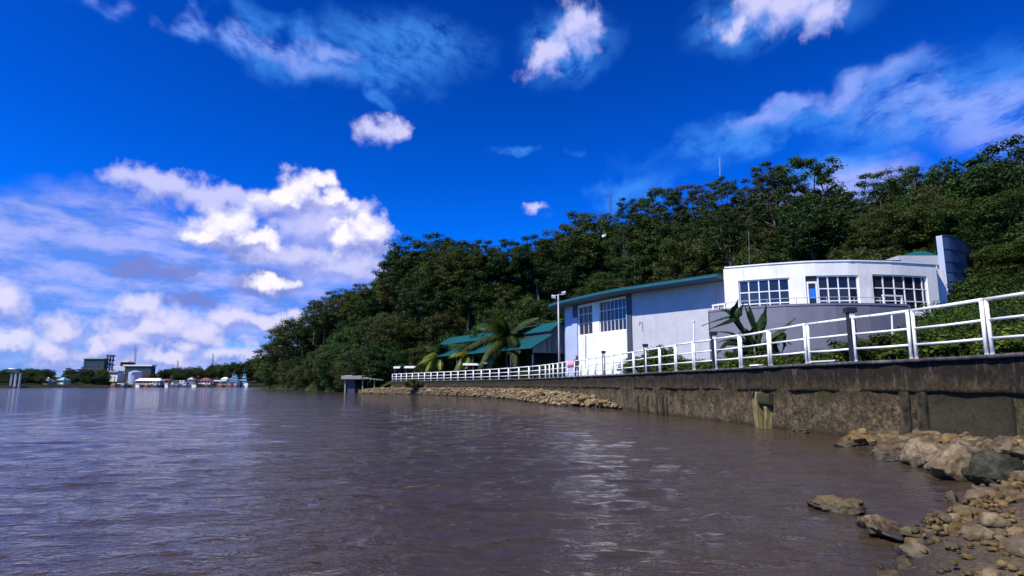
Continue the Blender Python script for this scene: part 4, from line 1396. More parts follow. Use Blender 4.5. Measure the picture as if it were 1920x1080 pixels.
def build_banana():
    """dark broad-leaved plant with arching, folded blades in front of the podium"""
    Y = 30.0
    base = Vector((HX(1425, Y), Y, ground_z(HX(1425, Y), Y)))
    r = empty('banana_plant', base, 'dark broad leaved banana like plant in front of the grey podium', 'plant')
    rng = np.random.default_rng(8)
    def smooth_path(pp, n=12):
        pp = np.array([p[:] for p in pp]); t = np.linspace(0, len(pp) - 1, 40)
        q = np.stack([np.interp(t, np.arange(len(pp)), pp[:, k]) for k in range(3)], -1)
        for _ in range(12): q[1:-1] = 0.25 * q[:-2] + 0.5 * q[1:-1] + 0.25 * q[2:]
        return q[np.linspace(0, 39, n).astype(int)]
    def blade(pp, w):
        q = smooth_path(pp)
        b = MB(); n = len(q)
        rows = []
        for k in range(n):
            t = k / (n - 1)
            d = Vector(q[min(k + 1, n - 1)] - q[max(k - 1, 0)]).normalized()
            sd = d.cross(Vector((0.15, -0.25, 1)))
            if sd.length < 1e-3: sd = Vector((1, 0, 0))
            sd.normalize(); up = sd.cross(d).normalized()
            hw = w * max(0.0, math.sin(math.pi * min(1, max(0, (t - 0.22) / 0.78)) ** 0.75)) * (0.85 + 0.3 * rng.random()) + 0.012
            c = Vector(q[k])
            rows.append((c - sd * hw - up * hw * 0.55, c + up * 0.015, c + sd * hw - up * hw * 0.55, c - up * 0.03))
        for k in range(n - 1):
            for j in (0, 1): b.quad(rows[k][j], rows[k][j + 1], rows[k + 1][j + 1], rows[k + 1][j])
            b.quad(rows[k][2], rows[k][3], rows[k + 1][3], rows[k + 1][2]); b.quad(rows[k][3], rows[k][0], rows[k + 1][0], rows[k + 1][3])
        b.build('leaf', M_LEAF_BANANA, r)
    paths = [[(1418, 680), (1405, 640), (1372, 590), (1352, 597), (1315, 611)], [(1418, 680), (1400, 625), (1376, 590), (1378, 575), (1384, 560)], [(1410, 650), (1385, 600), (1370, 582), (1352, 578)],
             [(1422, 680), (1425, 630), (1412, 592), (1403, 566)], [(1425, 680), (1425, 625), (1431, 598), (1437, 570)], [(1428, 680), (1440, 632), (1470, 612), (1492, 596)],
             [(1420, 680), (1405, 640), (1370, 622), (1342, 622)], [(1428, 680), (1448, 630), (1476, 622), (1470, 655)], [(1420, 680), (1388, 642), (1362, 638), (1350, 660)], [(1422, 680), (1408, 622), (1395, 614), (1380, 630)],
             [(1430, 680), (1445, 640), (1466, 632), (1484, 646)], [(1425, 685), (1420, 650), (1416, 622), (1424, 604)], [(1425, 685), (1440, 650), (1455, 640), (1462, 668)], [(1420, 685), (1400, 655), (1385, 652), (1374, 680)]]
    extra = []
    for pp in paths:
        if rng.random() < 0.8:
            jx, jy = rng.uniform(-14, 14), rng.uniform(0, 22)
            extra.append([(px + jx * j / (len(pp) - 1), py + jy * (j / (len(pp) - 1)) ** 1.5) for j, (px, py) in enumerate(pp)])
    for k, pp in enumerate(paths + extra):
        dy = rng.uniform(-0.9, 0.9)
        blade([U(px, py, Y + dy * (j / (len(pp) - 1))) for j, (px, py) in enumerate(pp)], rng.uniform(0.15, 0.23))
    for dx in (-0.25, 0.1, 0.4):
        c = base + Vector((dx, rng.uniform(-.3, .3), 0))
        MB().tube([c - Vector((0, 0, .3)), c + Vector((0.02, 0, 0.5)), c + Vector((0.05, 0, 1.25))], [0.13, 0.10, 0.06], 8).build('stem', M_BARK, r, True)
    C = np.array([U(px, py, Y + rng.uniform(-.8, .8))[:] for px, py in [(1420, 655), (1400, 662), (1440, 662), (1410, 672), (1445, 676), (1385, 672), (1430, 668), (1460, 672)]])
    v, f = leaf_quads(rng, C, np.full(len(C), 0.38), 60, 0.34, up=0.5, flat=0.8, aspect=0.4)
    o = bpy.data.objects.new('foliage', np_mesh('foliage', v - np.array(base), f, M_LEAF_DARK)); COL.objects.link(o); o.parent = r


M_LEAF_BANANA = leafmat('leaf_banana', (0.008, 0.022, 0.007), (0.018, 0.042, 0.012), (0.040, 0.075, 0.020), 0.4)
build_banana()


def build_grass():
    rng = np.random.default_rng(2)
    n = 26000
    S = rng.uniform(SCUM[3], S_WALL1 + 10, n); D = 1.1 + rng.random(n) ** 1.5 * 24
    p, nn = path_at(S); xy = p + nn * D[:, None]; z = hgt(S, D, xy)
    a = rng.random(n) * 6.283; w = 0.03 + 0.0006 * xy[:, 1]; h = rng.uniform(0.10, 0.30, n)
    t = np.c_[np.cos(a), np.sin(a), np.zeros(n)] * w[:, None]
    b0 = np.c_[xy, z - 0.02]; tip = b0 + np.c_[rng.normal(size=(n, 2)) * 0.07, h]
    v = np.stack([b0 - t, b0 + t, tip], 1).reshape(-1, 3)
    f = np.arange(3 * n).reshape(-1, 3)
    tag(link('grass', np_mesh('grass', v, f, M_GRASS)), 'short green grass on the quay behind the railing', 'grass', kind='stuff')


build_grass()

# ------------------------------------------------------------------ buildings
class Facade:
    """a wall line in plan (seen from the river side); s runs from the first to the last point, out points to the viewer"""
    def __init__(self, pts, n=160):
        pts = np.array(pts, dtype=float)
        L = np.concatenate([[0], np.cumsum(np.hypot(*np.diff(pts, axis=0).T))])
        t = np.linspace(0, L[-1], n)
        P = np.stack([np.interp(t, L, pts[:, 0]), np.interp(t, L, pts[:, 1])], -1)
        for _ in range(10):                                     # soften the corners of the polyline into a curve
            Q = P.copy(); Q[1:-1] = 0.25 * P[:-2] + 0.5 * P[1:-1] + 0.25 * P[2:]; P = Q
        self.P, self.L = P, np.concatenate([[0], np.cumsum(np.hypot(*np.diff(P, axis=0).T))])
        self.len = self.L[-1]
        self.s = self.L
    def at(self, s):
        s = np.asarray(s, dtype=float)
        e = 0.15
        f = lambda q: np.stack([np.interp(q, self.L, self.P[:, 0]), np.interp(q, self.L, self.P[:, 1])], -1)
        p = f(s); t = f(np.minimum(s + e, self.len)) - f(np.maximum(s - e, 0)); t /= np.linalg.norm(t, axis=-1, keepdims=True)
        return p, np.stack([t[..., 1], -t[..., 0]], -1)
    def spx(self, px, z):
        X = np.array([PROJ((a, b, z))[0] for a, b in self.P]); return float(np.interp(px, X, self.L))
    def block(self, b, s0, s1, z0, z1, o0, o1, step=0.8):
        """closed slab along the curve, from offset o0 to o1 (towards the viewer)"""
        n = max(2, int(abs(s1 - s0) / step) + 2)
        ss = np.linspace(s0, s1, n); p, nn = self.at(ss)
        A, B = p + nn * o0, p + nn * o1
        loops = [[(A[k][0], A[k][1], z0), (A[k][0], A[k][1], z1), (B[k][0], B[k][1], z1), (B[k][0], B[k][1], z0)] for k in range(n)]
        return b.ring(loops)


def window(fac, parent, s0, s1, z0, z1, rows, cols, rec=-0.16, bar=0.09, frame_m=None, pane_m=None, label=None, door=None, vbar=None):
    """recessed window: outer frame, glazing bars and one pane object per light"""
    fm, pm = frame_m or M_WHITE_CLEAN, pane_m or M_GLASS
    b = MB()
    fac.block(b, s0, s0 + bar, z0, z1, rec - 0.05, rec + 0.05); fac.block(b, s1 - bar, s1, z0, z1, rec - 0.05, rec + 0.05)
    fac.block(b, s0 + bar, s1 - bar, z1 - bar, z1, rec - 0.049, rec + 0.049); fac.block(b, s0 + bar, s1 - bar, z0, z0 + bar, rec - 0.049, rec + 0.049)
    w = b.build('window', fm, parent)
    if label: w['label'] = label
    ce = [s0 + (s1 - s0) * k / cols for k in range(cols + 1)] if isinstance(cols, int) else [s0 + (s1 - s0) * c for c in cols]
    re = [z0 + (z1 - z0) * k / rows for k in range(rows + 1)] if isinstance(rows, int) else [z0 + (z1 - z0) * c for c in rows]
    for c in ce[1:-1]:
        fac.block(MBX := MB(), c - (vbar or bar) * 0.42, c + (vbar or bar) * 0.42, z0 + bar, z1 - bar, rec - 0.04, rec + 0.045)
        MBX.build('glazing_bar', fm, w)
    for z in re[1:-1]:
        for k in range(len(ce) - 1):
            g0 = ce[k] + (bar if k == 0 else (vbar or bar) * 0.42); g1 = ce[k + 1] - (bar if k == len(ce) - 2 else (vbar or bar) * 0.42)
            fac.block(MBX := MB(), g0, g1, z - bar * 0.42, z + bar * 0.42, rec - 0.036, rec + 0.038)
            MBX.build('glazing_bar', fm, w)
    for i in range(len(re) - 1):
        for k in range(len(ce) - 1):
            fac.block(MBX := MB(), ce[k] + 0.02, ce[k + 1] - 0.02, re[i] + 0.02, re[i + 1] - 0.02, rec - 0.030, rec - 0.010)
            MBX.build('pane', pm, w)
    return w


def zpx(py, Y): return U(960, py, Y).z


def wall_with_holes(fac, parent, s0, s1, z0, z1, holes, thick, m, name='wall'):
    """piers between the openings and bands above and below them, butted end to end"""
    holes = sorted(holes)
    b = MB(); c = s0
    for h0, h1, a, t in holes:
        fac.block(b, c, h0, z0, z1, -thick, 0); c = h1
        if a > z0: fac.block(b, h0, h1, z0, a, -thick, 0)
        if t < z1: fac.block(b, h0, h1, t, z1, -thick, 0)
    fac.block(b, c, s1, z0, z1, -thick, 0)
    return b.build(name, m, parent)


def build_terrace_building():
    base = U(1560, 700, 43.4); base.z = QZ
    r = empty('terrace_building', base, 'white flat roofed building with three grids of dark windows on a grey podium', 'building')
    pts = [(U(px, 530, Y).x, Y) for px, Y in ((1360, 46.2), (1440, 44.8), (1520, 43.8), (1600, 43.5), (1680, 43.9), (1758, 44.8))]
    fac = Facade(pts)
    zt = U(1520, 491.5, 43.8).z; zb = U(1520, 578, 43.8).z - 0.5
    W = []
    for a, b_, top, Y in ((1385, 1481, 522.5, 44.8), (1511, 1611, 516.5, 43.7), (1637, 1740, 515.5, 44.0)):
        zt_w = U((a + b_) / 2, top, Y).z
        W.append((fac.spx(a, 8.5), fac.spx(b_, 8.5), zb + 0.25, zt_w))
    wall_with_holes(fac, r, 0, fac.len, zb, zt, W, 0.35, M_WHITE)
    b = MB(); fac.block(b, -0.02, fac.len + 0.02, zt, zt + 0.10, -0.5, 0.06); b.build('parapet_cap', M_WHITE_CLEAN, r)
    # roof slab and the return walls that go back from both ends
    P0, n0 = fac.at(0.0); P1, n1 = fac.at(fac.len)
    back = np.array([0.45, 0.89])
    for name, P, sg in (('side_wall', P0, 1), ('side_wall', P1, -1)):
        t = np.array([0.87, -0.45]) * 0.18 * sg
        q0 = P + back * 0.36; q1 = P + back * 9.0
        MB().hexa([(q0[0] - abs(t[0]), q0[1], zb - 5), (q0[0] + abs(t[0]), q0[1], zb - 5), (q1[0] + abs(t[0]), q1[1], zb - 5), (q1[0] - abs(t[0]), q1[1], zb - 5),
                   (q0[0] - abs(t[0]), q0[1], zt - 0.01), (q0[0] + abs(t[0]), q0[1], zt - 0.01), (q1[0] + abs(t[0]), q1[1], zt - 0.01), (q1[0] - abs(t[0]), q1[1], zt - 0.01)]).build(name, M_WHITE, r)
    b = MB(); ss = np.linspace(0, fac.len, 16); p, n = fac.at(ss)
    lo = [[(q[0] - m_[0] * 0.34, q[1] - m_[1] * 0.34, zt - 0.45), (q[0] - m_[0] * 0.34, q[1] - m_[1] * 0.34, zt - 0.30), (q[0] + back[0] * 9, q[1] + back[1] * 9, zt - 0.30), (q[0] + back[0] * 9, q[1] + back[1] * 9, zt - 0.45)] for q, m_ in zip(p, n)]
    b.ring(lo); b.build('roof_slab', M_CONC, r)
    rowz = [0.0, 0.30, 0.64, 1.0]
    window(fac, r, W[0][0], W[0][1], W[0][2], W[0][3], rowz, 5, label='leftmost window grid on the white wall')
    # middle: a door at the left, four lights wide beside it
    ds = W[1][0] + (W[1][1] - W[1][0]) * 0.225
    window(fac, r, ds, W[1][1], W[1][2], W[1][3], rowz, 4, label='middle window grid beside the blue signed door')
    window(fac, r, W[2][0], W[2][1], W[2][2], W[2][3], rowz, [0, .19, .38, .57, .76, .92, 1.0], label='rightmost window grid on the white wall')
    z0, z1 = W[1][2], U(1522, 527, 43.7).z
    b = MB()
    d0, d1 = W[1][0] + 0.05, ds - 0.03
    fac.block(b, d0, d0 + 0.12, z0, z1, -0.20, -0.08); fac.block(b, d1 - 0.12, d1, z0, z1, -0.20, -0.08); fac.block(b, d0 + 0.12, d1 - 0.12, z1 - 0.14, z1, -0.199, -0.081)
    dr = b.build('door', M_WHITE_CLEAN, r); dr['label'] = 'white framed glass door with a blue sign'
    b = MB(); fac.block(b, d0 + 0.12, d1 - 0.12, z0, z1 - 0.14, -0.17, -0.14); b.build('pane', M_GLASS, dr)
    b = MB(); fac.block(b, d0 + 0.16, d1 - 0.16, U(1522, 559, 43.7).z, U(1522, 540, 43.7).z, -0.135, -0.115); b.build('door_sign', M_BLUE, dr)
    b = MB(); fac.block(b, d0, d1, z1 + 0.02, W[1][3] - 0.05, -0.18, -0.15); b.build('transom', M_GLASS, dr)
    # dark room behind the glass
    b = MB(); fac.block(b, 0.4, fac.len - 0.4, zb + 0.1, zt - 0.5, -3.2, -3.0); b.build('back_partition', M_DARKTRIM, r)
    # podium
    pp = [(U(px, 600, Y).x, Y) for px, Y in ((1331, 44.2), (1400, 42.0), (1480, 40.7), (1560, 40.1), (1640, 40.2), (1706, 40.8))]
    pf = Facade(pp)
    zp = U(1520, 569, 40.4).z
    b = MB(); pf.block(b, 0, pf.len, QZ - 0.5, zp - 0.14, -0.4, 0); b.build('podium_wall', M_PODIUM, r)
    b = MB(); pf.block(b, -0.02, pf.len + 0.02, zp - 0.14, zp, -0.42, 0.035); b.build('podium_coping', M_PODIUM, r)
    for P, o in ((pf.at(0.0)[0], 0.0), (pf.at(pf.len)[0], 0.0)):
        q0 = P + back * 0.41; q1 = P + back * 5.0
        MB().hexa([(q0[0] - .18, q0[1], QZ - .5), (q0[0] + .18, q0[1], QZ - .5), (q1[0] + .18, q1[1], QZ - .5), (q1[0] - .18, q1[1], QZ - .5), (q0[0] - .18, q0[1], zp - .02), (q0[0] + .18, q0[1], zp - .02), (q1[0] + .18, q1[1], zp - .02), (q1[0] - .18, q1[1], zp - .02)]).build('podium_side_wall', M_PODIUM, r)
    b = MB(); ss = np.linspace(0.3, pf.len - 0.3, 14); p, n = pf.at(ss)
    b.ring([[(q[0] - m_[0] * .41, q[1] - m_[1] * .41, zp - 1.1), (q[0] - m_[0] * .41, q[1] - m_[1] * .41, zp - 0.95), (q[0] + back[0] * 5, q[1] + back[1] * 5, zp - 0.95), (q[0] + back[0] * 5, q[1] + back[1] * 5, zp - 1.1)] for q, m_ in zip(p, n)])
    b.build('terrace_floor', M_CONC, r)
    # thin terrace rail and its white end frames
    rr = MB(); s_a, s_b = pf.spx(1340, zp), pf.spx(1700, zp)
    zs = zp + 0.42
    p, n = pf.at(np.linspace(s_a, s_b, 14))
    rr.tube([(q[0] - m_[0] * 0.2, q[1] - m_[1] * 0.2, zs) for q, m_ in zip(p, n)], 0.022, 6)
    rail = rr.build('terrace_rail', M_METAL, r)
    for s in np.linspace(s_a, s_b, 8):
        p, n = pf.at(s)
        MB().tube([(p[0] - n[0] * .2, p[1] - n[1] * .2, zp), (p[0] - n[0] * .2, p[1] - n[1] * .2, zs)], 0.022, 6).build('rail_post', M_METAL, rail)
    for a, c in ((1661, 1697), (1334, 1358)):
        s0, s1 = pf.spx(a, zp), pf.spx(c, zp)
        b = MB(); zt2 = zp + 0.62 if a > 1500 else zp + 0.40
        pf.block(b, s0, s0 + 0.10, zp + 0.004, zt2 - 0.1, -0.25, -0.13); pf.block(b, s1 - 0.10, s1, zp + 0.004, zt2 - 0.1, -0.25, -0.13); pf.block(b, s0 - 0.02, s1 + 0.02, zt2 - 0.1, zt2, -0.26, -0.12)
        b.build('white_end_frame', M_WHITE_CLEAN, r)
    # wing behind: grey fascia with a low teal roof
    Y = 53.0
    a, c = U(1688, 500, Y), U(1768, 500, Y)
    zf0, zf1 = U(1730, 498, Y).z, U(1730, 480.5, Y).z
    MB().box(a.x, c.x, Y, Y + 7, QZ + 4, zf0).build('rear_wing_wall', M_WHITE, r)
    MB().box(a.x - 0.25, c.x + 0.2, Y - 0.3, Y + 7.2, zf0 + 0.003, zf1).build('rear_fascia', M_LAV, r)
    ap = U(1756, 471, Y + 2).z
    b = MB(); b.hexa([(a.x + 0.6, Y - .1, zf1 + .003), (c.x, Y - .1, zf1 + .003), (c.x, Y + 6, zf1 + .003), (a.x + .6, Y + 6, zf1 + .003), (c.x - 0.9, Y + 2.0, ap), (c.x - 0.1, Y + 2.0, ap), (c.x - .1, Y + 3, ap), (c.x - .9, Y + 3, ap)])
    b.build('rear_roof', M_TEAL, r)
    b = MB(); b.box(U(1630, 490, 50).x, U(1690, 490, 50).x, 50, 55, zt - 0.4, U(1660, 487.5, 50).z); b.build('rear_roof_ridge', M_TEALDARK, r)
    # vent box on the roof
    v = U(1386, 500, 46.5)
    MB().box(v.x - 0.22, v.x + 0.22, 46.9, 47.3, zt - 0.3, zt + 0.32).build('roof_vent', M_METAL, r)
    # dark recess and white jamb right of the facade
    b = MB(); q = U(1762, 540, 46); b.box(q.x - .1, q.x + 0.5, 46, 46.4, zb - 1.0, U(1762, 505, 46).z); b.build('corner_pier', M_WHITE, r)


build_terrace_building()


def build_round_hall():
    base = U(1200, 700, 54); base.z = QZ
    r = empty('round_hall', base, 'long curved lavender hall with a teal roof edge and a white window bay', 'building')
    pts = [(7.5, 71.5), (5.9, 68.8), (5.75, 66.0)] + [(U(px, 600, Y).x, Y) for px, Y in ((1084, 63.6), (1130, 59.6), (1180, 56.2), (1240, 53.6), (1300, 51.2), (1372, 48.6))]
    fac = Facade(pts, 240)
    ze = U(1200, 549, 55.4).z                                    # underside of the roof edge
    sA = fac.spx(1084, 7); sB = fac.spx(1176, 7)
    b = MB(); fac.block(b, 0, sA - 1.05, QZ - 0.4, ze, -0.35, 0); b.build('end_wall', M_BLUEGREY, r)
    b = MB(); fac.block(b, sA - 1.05, sA - 0.02, QZ - 0.4, ze - 1.35, -0.3, 0.12); b.build('end_column', M_BLUEGREY, r)
    b = MB(); fac.block(b, sA - 1.05, sA - 0.02, ze - 1.345, ze, -0.3, 0.0); b.build('column_head', M_DARKTRIM, r)
    # white bay with two windows
    wa = (fac.spx(1085, 7), fac.spx(1111, 7)); wb = (fac.spx(1124, 7), fac.spx(1174, 7))
    za = (U(1098, 628, 62.5).z, U(1098, 574, 62.5).z); zb = (U(1150, 621, 58.2).z, U(1150, 562, 58.2).z)
    wall_with_holes(fac, r, sA, sB, QZ - 0.4, ze - 0.12, [(wa[0], wa[1], za[0], za[1]), (wb[0], wb[1], zb[0], zb[1])], 0.35, M_WHITE, 'white_bay')
    b = MB(); fac.block(b, sA, sB, ze - 0.115, ze, -0.35, 0); b.build('bay_lintel', M_DARKTRIM, r)
    window(fac, r, wa[0], wa[1], za[0], za[1], [0, .40, .72, 1.0], 3, -0.14, 0.07, label='narrow window nearest the hall corner')
    window(fac, r, wb[0], wb[1], zb[0], zb[1], [0, .36, .70, 1.0], 7, -0.14, 0.075, label='wide window of the white bay')
    b = MB(); fac.block(b, sB + 0.003, sB + 0.62, QZ - 0.4, ze - 0.02, -0.3, 0.10); b.build('pilaster', M_DARKTRIM, r)
    # plain rendered wall in two slightly different lifts
    s1 = fac.len
    zl = U(1270, 616, 52.5).z
    b = MB(); fac.block(b, sB + 0.623, s1, QZ - 0.4, zl, -0.35, 0.006); b.build('lower_wall', M_LAV, r)
    b = MB(); fac.block(b, sB + 0.623, s1, zl, ze, -0.35, 0); b.build('upper_wall', M_LAV, r)
    # roof: soffit, deep dark fascia, teal edge, low roof behind
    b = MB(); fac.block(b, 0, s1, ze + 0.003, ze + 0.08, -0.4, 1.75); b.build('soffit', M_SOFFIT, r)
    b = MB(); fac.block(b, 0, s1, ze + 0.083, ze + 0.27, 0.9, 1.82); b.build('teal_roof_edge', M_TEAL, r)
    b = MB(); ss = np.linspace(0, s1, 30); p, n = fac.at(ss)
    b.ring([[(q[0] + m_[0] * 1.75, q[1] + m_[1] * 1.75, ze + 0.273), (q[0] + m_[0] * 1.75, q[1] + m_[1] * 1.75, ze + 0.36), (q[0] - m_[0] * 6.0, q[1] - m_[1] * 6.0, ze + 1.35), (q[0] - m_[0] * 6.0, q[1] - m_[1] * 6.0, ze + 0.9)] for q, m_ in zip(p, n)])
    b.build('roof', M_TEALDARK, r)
    b = MB(); fac.block(b, 0.5, s1 - 0.3, QZ, ze, -7.5, -7.2); b.build('rear_wall', M_LAV, r)
    # downpipe and cable on the white bay, gutter brackets under the edge
    for px, y0, y1, rr_, m_ in ((1100, 628, 690, 0.035, M_DARKTRIM), (1178.5, 566, 690, 0.06, M_BLUEGREY), (1352, 540, 690, 0.06, M_LAV)):
        s = fac.spx(px, 5); p, n = fac.at(s)
        za_, zb_ = U(px, y1, float(p[1])).z, U(px, y0, float(p[1])).z
        MB().tube([(p[0] + n[0] * .14, p[1] + n[1] * .14, max(za_, QZ)), (p[0] + n[0] * .14, p[1] + n[1] * .14, zb_)], rr_, 6).build('downpipe', m_, r)
    # wall lamp bracket
    s = fac.spx(1205, 5.6); p, n = fac.at(s); z = U(1205, 606, 55).z
    MB().tube([(p[0], p[1], z), (p[0] + n[0] * .35, p[1] + n[1] * .35, z + .1), (p[0] + n[0] * .4, p[1] + n[1] * .4, z - .25)], 0.035, 6).build('wall_bracket', M_DARKTRIM, r)


build_round_hall()


def build_tower():
    Y = 51.0
    base = U(1790, 700, Y); base.z = QZ
    r = empty('glass_tower', base, 'tall curved tower clad in dark blue glass behind the white building', 'building')
    zt = U(1766, 443, Y).z; z0 = QZ + 2.0
    a, b_ = U(1761, 500, Y), U(1767, 500, Y)
    MB().hexa([(a.x, Y, z0), (b_.x, Y - 0.35, z0), (b_.x + 4.2, Y + 5, z0), (a.x + 4.0, Y + 5, z0), (a.x, Y, zt), (b_.x, Y - 0.35, zt), (b_.x + 4.2, Y + 5, zt), (a.x + 4.0, Y + 5, zt)]).build('side_wall', M_BLUEGREY, r)
    pts = [(b_.x + 0.02, Y - 0.3)] + [(U(px, 500, yy).x, yy) for px, yy in ((1785, 50.8), (1800, 51.5), (1812, 52.8), (1820, 54.6), (1823, 57.0), (1822, 60))]
    fac = Facade(pts, 120)
    rows = [445.5, 470, 493, 512, 530, 546, 560, 575, 590]
    zs = [U(1790, q, 51.5).z for q in rows]
    cols = np.linspace(0, fac.len, 9)
    for i in range(len(zs) - 1):
        for k in range(8):
            b = MB(); fac.block(b, cols[k] + 0.015, cols[k + 1] - 0.015, zs[i + 1] + 0.03, zs[i] - 0.03, -0.06, 0, 0.4); b.build('pane', M_TOWERGLASS, r)
    for i in range(len(zs)):
        b = MB(); fac.block(b, 0, fac.len, zs[i] - 0.05, zs[i] + 0.05, -0.08, 0.035, 0.4); b.build('spandrel', M_DARKTRIM, r)
    b = MB(); fac.block(b, 0, fac.len, z0, zs[0], -0.30, -0.10, 0.4); b.build('core_wall', M_DARKTRIM, r)


build_tower()


def build_shed():
    rg0, rg1 = Vector((5.9, 75.0, 0)), Vector((-10.2, 101.0, 0))
    ax = (rg1 - rg0).normalized(); sd_ = Vector((-ax.y, ax.x, 0)); sd_ = -sd_ if sd_.x > 0 else sd_   # towards the river
    base = (rg0 + rg1) / 2; base.z = QZ
    r = empty('green_roofed_shed', base, 'long shed with a two tier teal roof and grey board gable behind the palms', 'shed')
    zr, ze = U(1042, 603, 75).z, U(1005, 640, 73).z
    L = (rg1 - rg0).length
    Z = Vector((0, 0, 1))
    def slab(name, a, b_, m, t=0.10, over=0.5):
        # roof slope from line a (upper) to line b (lower) along the ridge
        p = rg0 - ax * over; q = rg0 + ax * (L + over)
        u0, u1 = p + sd_ * a[0] + Z * a[1], q + sd_ * a[0] + Z * a[1]
        l0, l1 = p + sd_ * b_[0] + Z * b_[1], q + sd_ * b_[0] + Z * b_[1]
        dz = Z * t
        o = MB().hexa([u0 - dz, l0 - dz, l1 - dz, u1 - dz, u0, l0, l1, u1]).build(name, m, r)
        if name != 'rear_roof':
            for k in range(34):
                t = (k + 0.5) / 34
                MB().bar(u0.lerp(u1, t) + Z * 0.035, l0.lerp(l1, t) + Z * 0.035, 0.10, 0.05).build('rib', m, o)
    slope = (zr - ze) / 3.9
    slab('upper_roof', (0.05, zr), (1.75, zr - 1.75 * slope), M_TEAL)
    slab('lower_roof', (1.55, zr - 1.75 * slope - 0.55), (4.5, ze - 0.75), M_TEAL)
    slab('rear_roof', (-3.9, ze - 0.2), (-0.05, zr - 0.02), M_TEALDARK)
    p, q = rg0 + sd_ * 1.45, rg0 + ax * L + sd_ * 1.45
    MB().bar(p + Z * (zr - 1.75 * slope - 0.36), q + Z * (zr - 1.75 * slope - 0.36), 0.08, 0.5).build('clerestory', M_DARKTRIM, r)
    # gable of upright boards
    n = 22
    zb = U(1030, 662, 74).z
    for k in range(n):
        u0 = 4.0 - 8.0 * k / n; u1 = 4.0 - 8.0 * (k + 1) / n
        um = (u0 + u1) / 2
        top = zr - abs(um) * slope - 0.12 - (0.55 if um > 1.6 else 0)
        if top < zb + 0.2: continue
        c = rg0 + sd_ * um + Z * ((top + zb) / 2) - ax * (0.02 + 0.03 * (k % 2))
        MB().obox(c, sd_ * (abs(u0 - u1) / 2 * 0.94), ax * 0.03, Z * ((top - zb) / 2)).build('board', M_BOARD, r)
    # posts and the low rear wall under the roof
    for k in range(7):
        c = rg0 + ax * (0.3 + (L - 0.6) * k / 6) + sd_ * 3.8
        MB().obox(c + Z * ((QZ + ze - 0.6) / 2), sd_ * 0.09, ax * 0.09, Z * ((ze - 0.6 - QZ) / 2)).build('post', M_DARKTRIM, r)
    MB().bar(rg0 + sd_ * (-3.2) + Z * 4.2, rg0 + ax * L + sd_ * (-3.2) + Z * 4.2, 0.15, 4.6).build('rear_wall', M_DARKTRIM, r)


def boardfn(T):
    rnd = T.n('ShaderNodeObjectInfo').outputs['Random']
    n = T.noise(T.v('MULTIPLY', gpos(T), (6, 6, 0.5)), 1.0, 5, 0.6)
    c = T.mix(T.m('MULTIPLY', T.m('ADD', n, rnd), 0.55), (0.12, 0.10, 0.09, 1), (0.42, 0.39, 0.37, 1))
    setp(T, c, 0.8)
M_BOARD = mat('grey_boards', boardfn)
build_shed()


def build_awnings():
    """small white canopies on thin posts between the palms"""
    for px0, px1, py1, Y, lab in ((868, 902, 681, 86, 'small white awning between the two small palms'), (904, 932, 678, 84, 'small white awning left of the large palm trunk'), (758, 780, 687, 107, 'small white awning above the left end of the railing'),
                                  (738, 750, 687.5, 110, 'smallest white awning at the far left end of the railing')):
        a, b = U(px0, py1, Y), U(px1, py1, Y)
        r = empty('awning', ((a.x + b.x) / 2, Y, QZ), lab, 'awning', 'white awnings behind the railing')
        for x in (a.x + .15, b.x - .15):
            for y in (Y + .1, Y + 1.6): MB().tube([(x, y, QZ - .3), (x, y, b.z - .2)], 0.04, 6).build('post', M_DARKTRIM, r)
        MB().hexa([(a.x, Y - .15, b.z - .30), (b.x, Y - .15, b.z - .30), (b.x, Y + 1.9, b.z - .25), (a.x, Y + 1.9, b.z - .25), (a.x, Y - .1, b.z - .03), (b.x, Y - .1, b.z - .03), (b.x, Y + 1.9, b.z + .12), (a.x, Y + 1.9, b.z + .12)]).build('canopy', M_WHITE_CLEAN, r)


build_awnings()


